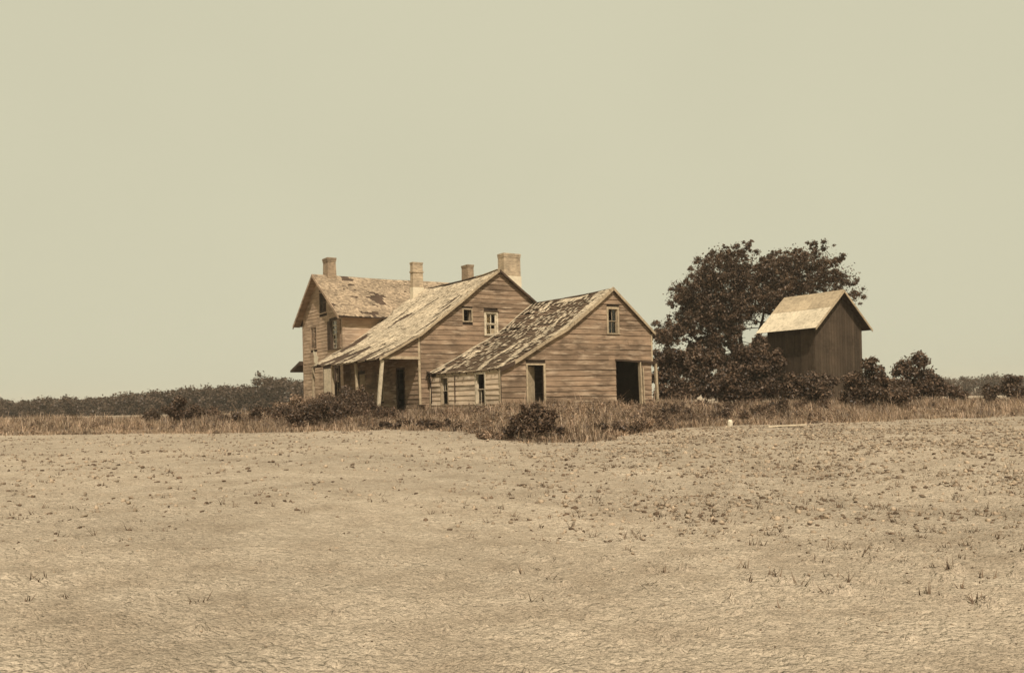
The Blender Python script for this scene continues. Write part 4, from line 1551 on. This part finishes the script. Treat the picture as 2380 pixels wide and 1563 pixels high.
# ---- porch bush, left shrubs, centre bush
shrub('sprawling_bush', 'big dark leafy bush sprawling against the porch posts', 'bush', at_ground(-8.7, 44.2),
      [(-1.5, -3.3, 0.35, 0.55), (-0.9, -3.0, 0.4, 0.6), (-1.9, -2.2, 0.45, 0.6), (-1.2, -2.5, 0.5, 0.6), (-0.5, -2.2, 0.6, 0.65), (0.4, -1.9, 0.45, 0.55), (1.2, -1.2, 0.45, 0.55), (-2.2, -1.0, 0.5, 0.6), (-0.2, 1.6, 1.5, 0.5), (0.6, 1.5, 1.45, 0.5), (-1.0, -1.2, 0.6, 0.7), (0.0, -0.8, 0.7, 0.75), (-0.6, 0.2, 0.9, 0.75), (0.5, 0.3, 1.0, 0.7), (1.3, 0.1, 0.75, 0.6), (-1.4, -0.2, 0.55, 0.6), (0.0, 1.2, 1.15, 0.6), (0.9, 1.2, 1.0, 0.6), (-0.9, 1.2, 1.0, 0.6), (1.9, 0.4, 0.5, 0.5), (2.4, 0.5, 0.35, 0.4)],
      24000, 0.10, 'leaf_bush', None, 16, 111)
shrub('low_bush', 'low dark bush at the left end of the weedy bank', 'bush', at_ground(-13.4, 44.5),
      [(-0.9, 0, 0.4, 0.5), (0.1, 0, 0.45, 0.55), (1.0, 0.1, 0.5, 0.6), (1.8, 0.4, 0.6, 0.55), (-1.7, 0.2, 0.3, 0.45), (2.6, 0.0, 0.4, 0.5), (1.6, -1.0, 0.3, 0.45), (0.4, -1.2, 0.25, 0.4)], 9000, 0.10, 'leaf_bush', 'low bushes left of the porch', 8, 112)
shrub('low_bush', 'soft paler bush between the left bank and the porch bush', 'bush', at_ground(-11.9, 47.5),
      [(-0.7, 0, 0.6, 0.6), (0.2, 0.2, 0.8, 0.7), (1.0, 0.1, 0.9, 0.7), (1.5, 0.3, 1.1, 0.5)], 6000, 0.11, 'weed', 'low bushes left of the porch', 8, 113)
shrub('round_bush', 'dark round leafy bush in front of the shed door', 'bush', at_ground(0.75, 30.6),
      [(-0.5, 0, 0.42, 0.40), (0.0, -0.15, 0.38, 0.45), (0.5, 0, 0.48, 0.40), (-0.28, 0.1, 0.82, 0.36), (0.22, 0.0, 0.95, 0.38), (0.62, 0.1, 0.75, 0.28), (-0.66, 0, 0.66, 0.24), (0.05, 0.1, 1.2, 0.2), (-0.85, -0.1, 0.27, 0.28), (0.95, -0.1, 0.27, 0.27), (-0.35, 0, 1.1, 0.16)],
      6500, 0.10, 'leaf_bush', None, 22, 114, stem_r=0.012)
WG = 'leafy weeds along the bank'
weed_spots = [(2.9, 31.5, 0.42, 'leaf_bush', 'dark leafy weed right of the round bush'), (4.2, 34.0, 0.5, 'leaf_bush', 'dark weed clump below the shed cart opening'),
              (-0.5, 31.4, 0.32, 'weed', 'small weed clump left of the round bush'), (5.6, 37.0, 0.45, 'weed', 'weed clump below the shed prop post'),
              (-2.1, 37.4, 0.4, 'weed', 'weed clump below the second shed window'), (-3.6, 38.8, 0.38, 'leaf_bush', 'dark broad-leaved weed at the sand edge below the pail'),
              (-4.6, 39.4, 0.36, 'leaf_bush', 'dark broad-leaved weed at the sand edge below the porch door'), (-5.4, 40.2, 0.36, 'leaf_bush', 'dark weed at the foot of the near porch post'),
              (7.3, 40.4, 0.45, 'leaf_bush', 'dark weed clump left of the white stone'), (8.3, 43.0, 0.55, 'leaf_bush', 'dark weed clump at the foot of the prop post'),
              (-1.0, 39.8, 0.45, 'weed', 'tall thin weed by the shed corner'), (11.0, 42.5, 0.5, 'leaf_bush', 'dark weed clump right of the white stone'),
              (13.0, 44.0, 0.6, 'leaf_bush', 'dark weed mass in front of the shrubs by the barn'), (12.2, 46.5, 0.6, 'leaf_shrub', 'dark low growth under the largest shrub'),
              (15.3, 46.5, 0.65, 'leaf_shrub', 'dark low growth in front of the barn shrub'), (9.8, 46.5, 0.5, 'leaf_shrub', 'dark low weeds below the grass gap'),
              (9.0, 45.0, 0.45, 'leaf_bush', 'dark leafy weed beside the cart opening jamb')]
for k, (x, y, r, m_, lb) in enumerate(weed_spots):
    gg = random.Random(200 + k)
    cl_ = [(gg.gauss(0, r * 1.2), gg.gauss(0, r * 0.7), gg.uniform(0.5, 1.0) * r * 0.7, r * gg.uniform(0.45, 0.8)) for _ in range(7)]
    shrub('leafy_weed', lb, 'weed', at_ground(x, y), cl_, 1500, 0.17 if 'broad-leaved' in lb else 0.10, m_, WG, 10, 300 + k, stem_r=0.008, sub=4)


# ---- grass and tall weeds on the bank: one stuff object
def grass(name, label, n, xr, depth, hr, seed, mat, width=0.022, dens=None):
    g = np.random.default_rng(seed)
    X = g.uniform(xr[0], xr[1], n * 3)
    Y = edge_y(X) + g.random(n * 3) ** 0.9 * depth - 0.15 - (g.random(n * 3) < 0.09) * g.exponential(0.9, n * 3) * (vnoise(X * 1.3, X * 0 + 8.0, 99) > -0.2) - 0.0
    a = (X - OX) * E1[0] + (Y - OY) * E1[1]
    b = (X - OX) * E2[0] + (Y - OY) * E2[1]
    inside = ((a > -0.05) & (a < 9.85) & (b > -0.08) & (b < 7.3)) | ((a > -2.95) & (a < 9.3) & (b > 7.2) & (b < 17.2)) | ((a > -1.2) & (a < 9.5) & (b >= 17.1) & (b < 24.9))
    keep = ~inside & (fbm(X, Y, 0.5, 3, 91) + 0.55 * g.random(n * 3) + 0.35 > 0)
    fade = 1 - 0.55 * np.clip((np.abs(X - 1) - 15) / 10, 0, 1)
    keep &= g.random(n * 3) < fade
    keep &= (np.hypot((X - 0.75) / 1.15, (Y - 30.2) / 1.3) > 1) | (g.random(n * 3) < 0.12)
    X, Y = X[keep][:n], Y[keep][:n]
    m_ = len(X)
    Z = ground_z(X, Y, False)
    h = g.uniform(hr[0], hr[1], m_) * (0.5 + 0.95 * sstep(vnoise(X * 0.8, Y * 0.55, 95) * 0.9 + 0.5))
    h *= 0.5 + 0.5 * np.clip((Y - edge_y(X) + 0.3) / 1.6, 0, 1)
    h *= np.where(g.random(m_) < 0.05, 1.7, 1.0)
    ang = g.uniform(0, 2 * np.pi, m_)
    lean = g.uniform(0.1, 1.0, m_) * h
    wd = width * g.uniform(0.6, 1.4, m_)
    dx, dy = np.cos(ang), np.sin(ang)
    px, py = -dy * wd / 2, dx * wd / 2
    base = np.stack([X, Y, Z - 0.02], 1)
    side = np.stack([px, py, np.zeros(m_)], 1)
    midp = base + np.stack([dx * lean * 0.35, dy * lean * 0.35, h * 0.6], 1)
    tip = base + np.stack([dx * lean, dy * lean, h], 1)
    v = np.stack([base - side, base + side, midp + side * 0.8, midp - side * 0.8, tip], 1).reshape(-1, 3)
    i = np.arange(m_)[:, None] * 5
    q = i + np.array([[0, 1, 2, 3]])
    t = i + np.array([[3, 2, 4]])
    o = np_mesh(name, v, q, mat, None, t)
    tag(o, label, 'grass', None, 'stuff')
    return o


grass('bank_grass', 'dry pale grass covering the bank between the sand and the buildings', 150000, (-42, 44), 15, (0.08, 0.38), 401, 'grass')
grass('bank_weeds', 'darker thin weeds scattered through the dry bank grass', 36000, (-40, 42), 14, (0.14, 0.46), 402, 'weed', 0.035)

# ---- small broad leaves low on the bank
gg = np.random.default_rng(9)
nC = 1100
cx_ = np.where(gg.random(nC) < 0.62, gg.uniform(-14, 16, nC), gg.uniform(-40, 42, nC))
cy_ = edge_y(cx_) + gg.random(nC) ** 1.3 * 9.5 + 0.15
ca, cb2 = (cx_ - OX) * E1[0] + (cy_ - OY) * E1[1], (cx_ - OX) * E2[0] + (cy_ - OY) * E2[1]
ok = ~(((ca > -0.3) & (cb2 > -0.3) & (ca < 10.3)) | ((ca > -3) & (cb2 > 7)))
cx_, cy_ = cx_[ok], cy_[ok]
ch_ = gg.uniform(0.06, 0.36, len(cx_)) * (cy_ - edge_y(cx_) > 0.8) + 0.06
cz_ = ground_z(cx_, cy_, False) + ch_
v, q = leaf_cloud(26000, np.stack([cx_, cy_, cz_], 1), np.stack([gg.uniform(0.1, 0.34, len(cx_))] * 2 + [ch_ * 0.95], 1), np.ones(len(cx_)), 0.075, 0.5, 0.8, 0.1, 0.5, 405)
sel = gg.random(len(cx_)) < 0.5
hb = gg.uniform(0.12, 0.34, sel.sum()) * (0.4 + 0.6 * (cy_[sel] - edge_y(cx_[sel]) > 1.0))
jx, jy = cx_[sel] + gg.normal(0, 0.5, sel.sum()), cy_[sel] + np.abs(gg.normal(0, 0.4, sel.sum()))
va, qa = leaf_cloud(24000, np.stack([jx, jy, ground_z(jx, jy, False) + hb], 1), np.stack([gg.uniform(0.08, 0.26, len(hb))] * 2 + [hb], 1), np.ones(len(hb)), 0.10, 0.6, 0.8, 0.1, 0.42, 415)
oa = np_mesh('bank_broadleaf', va, qa, 'weed')
tag(oa, 'paler broad-leaved weeds standing through the bank grass', 'weeds', None, 'stuff')
o = np_mesh('bank_herbs', v, q, 'leaf_bush')
tag(o, 'small dark broad-leaved herbs low in the bank grass', 'herbs', None, 'stuff')

# ---- far woods on the skyline
def far_wood(label, x0, x1, Y0, top_fn, n, nl, seed):
    gg = np.random.default_rng(seed)
    C, Rr = [], []
    for k in range(n):
        X = gg.uniform(x0, x1)
        Y = Y0 + gg.uniform(-8, 14)
        g_z = gz(X, Y)
        top_ = g_z + max(1.2, top_fn(X) + 0.35 * gg.normal())
        for j in range(5):
            z = g_z + (top_ - g_z) * (j + 0.3) / 5.0
            C.append((X + gg.normal() * 0.5, Y + gg.normal(), z))
            Rr.append(gg.uniform(0.8, 1.4) * min(1.0, (top_ - g_z) / 4))
    v, q = leaf_cloud(nl, C, Rr, np.array(Rr) ** 2, 0.45, 0.4, 0.8, 0.1, 0.7, seed)
    o = np_mesh('far_wood', v, q, 'leaf_far')
    tag(o, label, 'wood', None, 'stuff')


far_wood('far-off wood on the skyline left of the farmhouse', -122, -28, 178,
         lambda X: 6.3 - 1.2 * float(sstep((-49 - X) / 5)) - 1.8 * float(sstep((-60 - X) / 30)) + 1.5 * math.exp(-((X + 50.4) / 2.7) ** 2)
         + 0.7 * nz(X * 0.09, 1.0, 5) + 0.25 * nz(X * 0.3, 2.0, 6), 900, 150000, 406)
far_wood('far-off wood on the skyline right of the barn', 52, 140, 215,
         lambda X: 4.2 + 1.4 * nz(X * 0.07, 4.0, 5) + 0.7 * nz(X * 0.28, 2.0, 7), 360, 60000, 407)


# ================================================================== stones, plank, clods
def rock(name, label, cat, x, y, sx, sy, sz, mat, seed, tilt=0.0, sink=0.25):
    rr = random.Random(seed)
    mb = MB()
    nu, nv_ = 9, 6
    for j in range(nv_ + 1):
        ph = math.pi * j / nv_
        for i in range(nu):
            t = 2 * math.pi * i / nu
            d = Vector((math.sin(ph) * math.cos(t), math.sin(ph) * math.sin(t), math.cos(ph)))
            r = 1 + 0.28 * mnoise.noise(d * 1.7 + Vector((seed, 0, 0)))
            mb.v.append((d.x * sx * r, d.y * sy * r, d.z * sz * r))
    for j in range(nv_):
        for i in range(nu):
            a, b_ = j * nu + i, j * nu + (i + 1) % nu
            mb.f.append((a, a + nu, b_ + nu, b_))
    o = mb.build(name, mat)
    o.location = (x, y, gz(x, y) + sz * (1 - 2 * sink) * 0.9)
    o.rotation_euler = (tilt, 0, rr.uniform(0, 6))
    tag(o, label, cat)
    return o


rock('white_stone', 'upright white stone at the sand edge right of the weeds', 'stone', 9.45, 37.4, 0.13, 0.12, 0.2, 'stone', 3, 0.1, 0.12)
rock('pale_stone', 'small pale stone in the sunlit grass gap under the tree', 'stone', 13.6, 57.0, 0.2, 0.14, 0.14, 'stone', 8, 0, 0.1)
plank = MB()
plank.bar((-0.75, 0, 0.06), (0.75, 0.05, 0.12), 0.18, 0.04).bar((-0.5, 0.16, 0.05), (0.55, 0.1, 0.09), 0.12, 0.03)
pk = plank.build('fallen_plank', 'trim_white')
pk.location = (11.35, 35.6, gz(11.35, 35.6))
pk.rotation_euler = (0, 0, -0.15)
tag(pk, 'pale broken plank lying on the sand at the right', 'plank')


def clods(name, label, cat, n, seed, mat, smin, smax, flatk, dens, cluster=0):
    g = np.random.default_rng(seed)
    Y = 5.0 + 33 * g.random(n * 4) ** 0.85
    X = g.uniform(-0.62, 0.62, n * 4) * Y
    keep = (Y < edge_y(X) - 0.1) & (g.random(n * 4) < dens(X, Y))
    X, Y = X[keep][:n], Y[keep][:n]
    if cluster:
        k_ = g.integers(1, cluster + 1, len(X))
        X, Y = np.repeat(X, k_), np.repeat(Y, k_)
        X, Y = X + g.normal(0, 0.045, len(X)), Y + g.normal(0, 0.06, len(Y))
    m_ = len(X)
    Z = ground_z(X, Y)
    s = (smin + (smax - smin) * g.random(m_) ** 4) * (0.3 + 0.7 * sstep((Y - 6.5) / 4.5)) * np.clip(0.6 + Y / 28.0, 0.8, 1.4)
    # a small lumpy 14-vertex solid
    V0 = np.array([(0, 0, 1), (0, 0, -1)] + [(math.cos(t), math.sin(t), 0.45) for t in np.arange(6) * math.pi / 3]
                  + [(math.cos(t), math.sin(t), -0.45) for t in np.arange(6) * math.pi / 3 + math.pi / 6])
    T0 = []
    for i in range(6):
        T0 += [(0, 2 + i, 2 + (i + 1) % 6), (1, 8 + (i + 1) % 6, 8 + i), (2 + i, 8 + i, 2 + (i + 1) % 6), (2 + (i + 1) % 6, 8 + i, 8 + (i + 1) % 6)]
    T0 = np.array(T0)
    V = V0[None] * (1 + 0.42 * g.normal(size=(m_, 14, 1)).clip(-1.7, 1.7)) * s[:, None, None]
    V[:, :, 2] *= flatk
    V[:, :, 0] *= g.uniform(0.8, 1.35, (m_, 1))
    a_ = g.uniform(0, 6.28, (m_, 1))
    x_, y_ = V[:, :, 0] * np.cos(a_) - V[:, :, 1] * np.sin(a_), V[:, :, 0] * np.sin(a_) + V[:, :, 1] * np.cos(a_)
    V[:, :, 0], V[:, :, 1] = x_ + X[:, None], y_ + Y[:, None]
    V[:, :, 2] += Z[:, None] + s[:, None] * flatk * 0.2
    T = (np.arange(m_)[:, None, None] * 14 + T0[None]).reshape(-1, 3)
    o = np_mesh(name, V.reshape(-1, 3), None, mat, None, T)
    tag(o, label, cat, None, 'stuff')


def dens_a(X, Y):
    d = 0.16 + 0.55 * sstep((X / np.maximum(Y, 1) + 0.10) / 0.35)
    d = d * (0.35 + 0.65 * sstep((vnoise(X * 0.5, Y * 0.5, 61) + 0.55)))
    return d * (0.55 + 0.45 * sstep((Y - 8.5) / 4))


clods('soil_clods', 'small clods of dry soil strewn over the sandy field', 'clods', 14000, 501, 'clod', 0.006, 0.034, 1.0, dens_a)
clods('litter_and_clod_shade', 'dark crumbs, litter and clod shade scattered over the sandy field', 'litter', 5200, 502, 'litter', 0.005, 0.030, 0.9, dens_a, 3)  # dark lumps: partly litter, partly the clods' shadows put into colour

# ================================================================== the summer air
mh = bpy.data.materials.new('haze')
mh.use_nodes = True
mh.node_tree.nodes.clear()
ho = mh.node_tree.nodes.new("ShaderNodeOutputMaterial")
hv = mh.node_tree.nodes.new("ShaderNodeVolumePrincipled")
hv.inputs['Color'].default_value = (1.0, 0.9, 0.76, 1)
hv.inputs['Density'].default_value = 0.00045
mh.node_tree.links.new(hv.outputs[0], ho.inputs['Volume'])
hz = MB().box(-4300, 4300, -120, 4300, -4.0, 14.0).build('haze', mh)
tag(hz, 'thin pale summer haze lying over the whole field', 'haze', None, 'stuff')
scene.cycles.volume_bounces = 0

# ---- dead stubble: little dark tufts in the sand
gg = np.random.default_rng(601)
nT = 8000
Yt = 6.0 + 32 * gg.random(nT) ** 0.85
Xt = gg.uniform(-0.6, 0.6, nT) * Yt
kp = (Yt < edge_y(Xt) + 0.2) & (gg.random(nT) < 0.9 * dens_a(Xt, Yt) + 0.35 * (edge_y(Xt) - Yt < 1.2))
Xt, Yt = Xt[kp], Yt[kp]
per = 7
X = np.repeat(Xt, per) + gg.normal(0, 0.03, len(Xt) * per)
Y = np.repeat(Yt, per) + gg.normal(0, 0.03, len(Xt) * per)
Z = ground_z(X, Y)
m_ = len(X)
h = gg.uniform(0.015, 0.09, m_) * np.repeat(gg.uniform(0.5, 1.5, len(Xt)), per)
a_ = gg.uniform(0, 6.28, m_)
d = np.stack([np.cos(a_), np.sin(a_), np.zeros(m_)], 1)
base = np.stack([X, Y, Z - 0.005], 1)
tip = base + d * (h * gg.uniform(0.4, 1.6, m_))[:, None] + np.array([0, 0, 1.0]) * h[:, None]
sd_ = np.stack([-d[:, 1], d[:, 0], np.zeros(m_)], 1) * 0.006
v = np.stack([base - sd_, base + sd_, tip], 1).reshape(-1, 3)
o = np_mesh('dead_stubble', v, None, 'litter', None, np.arange(m_ * 3).reshape(m_, 3))
tag(o, 'tiny dark dead tufts of stubble in the sandy field', 'stubble', None, 'stuff')
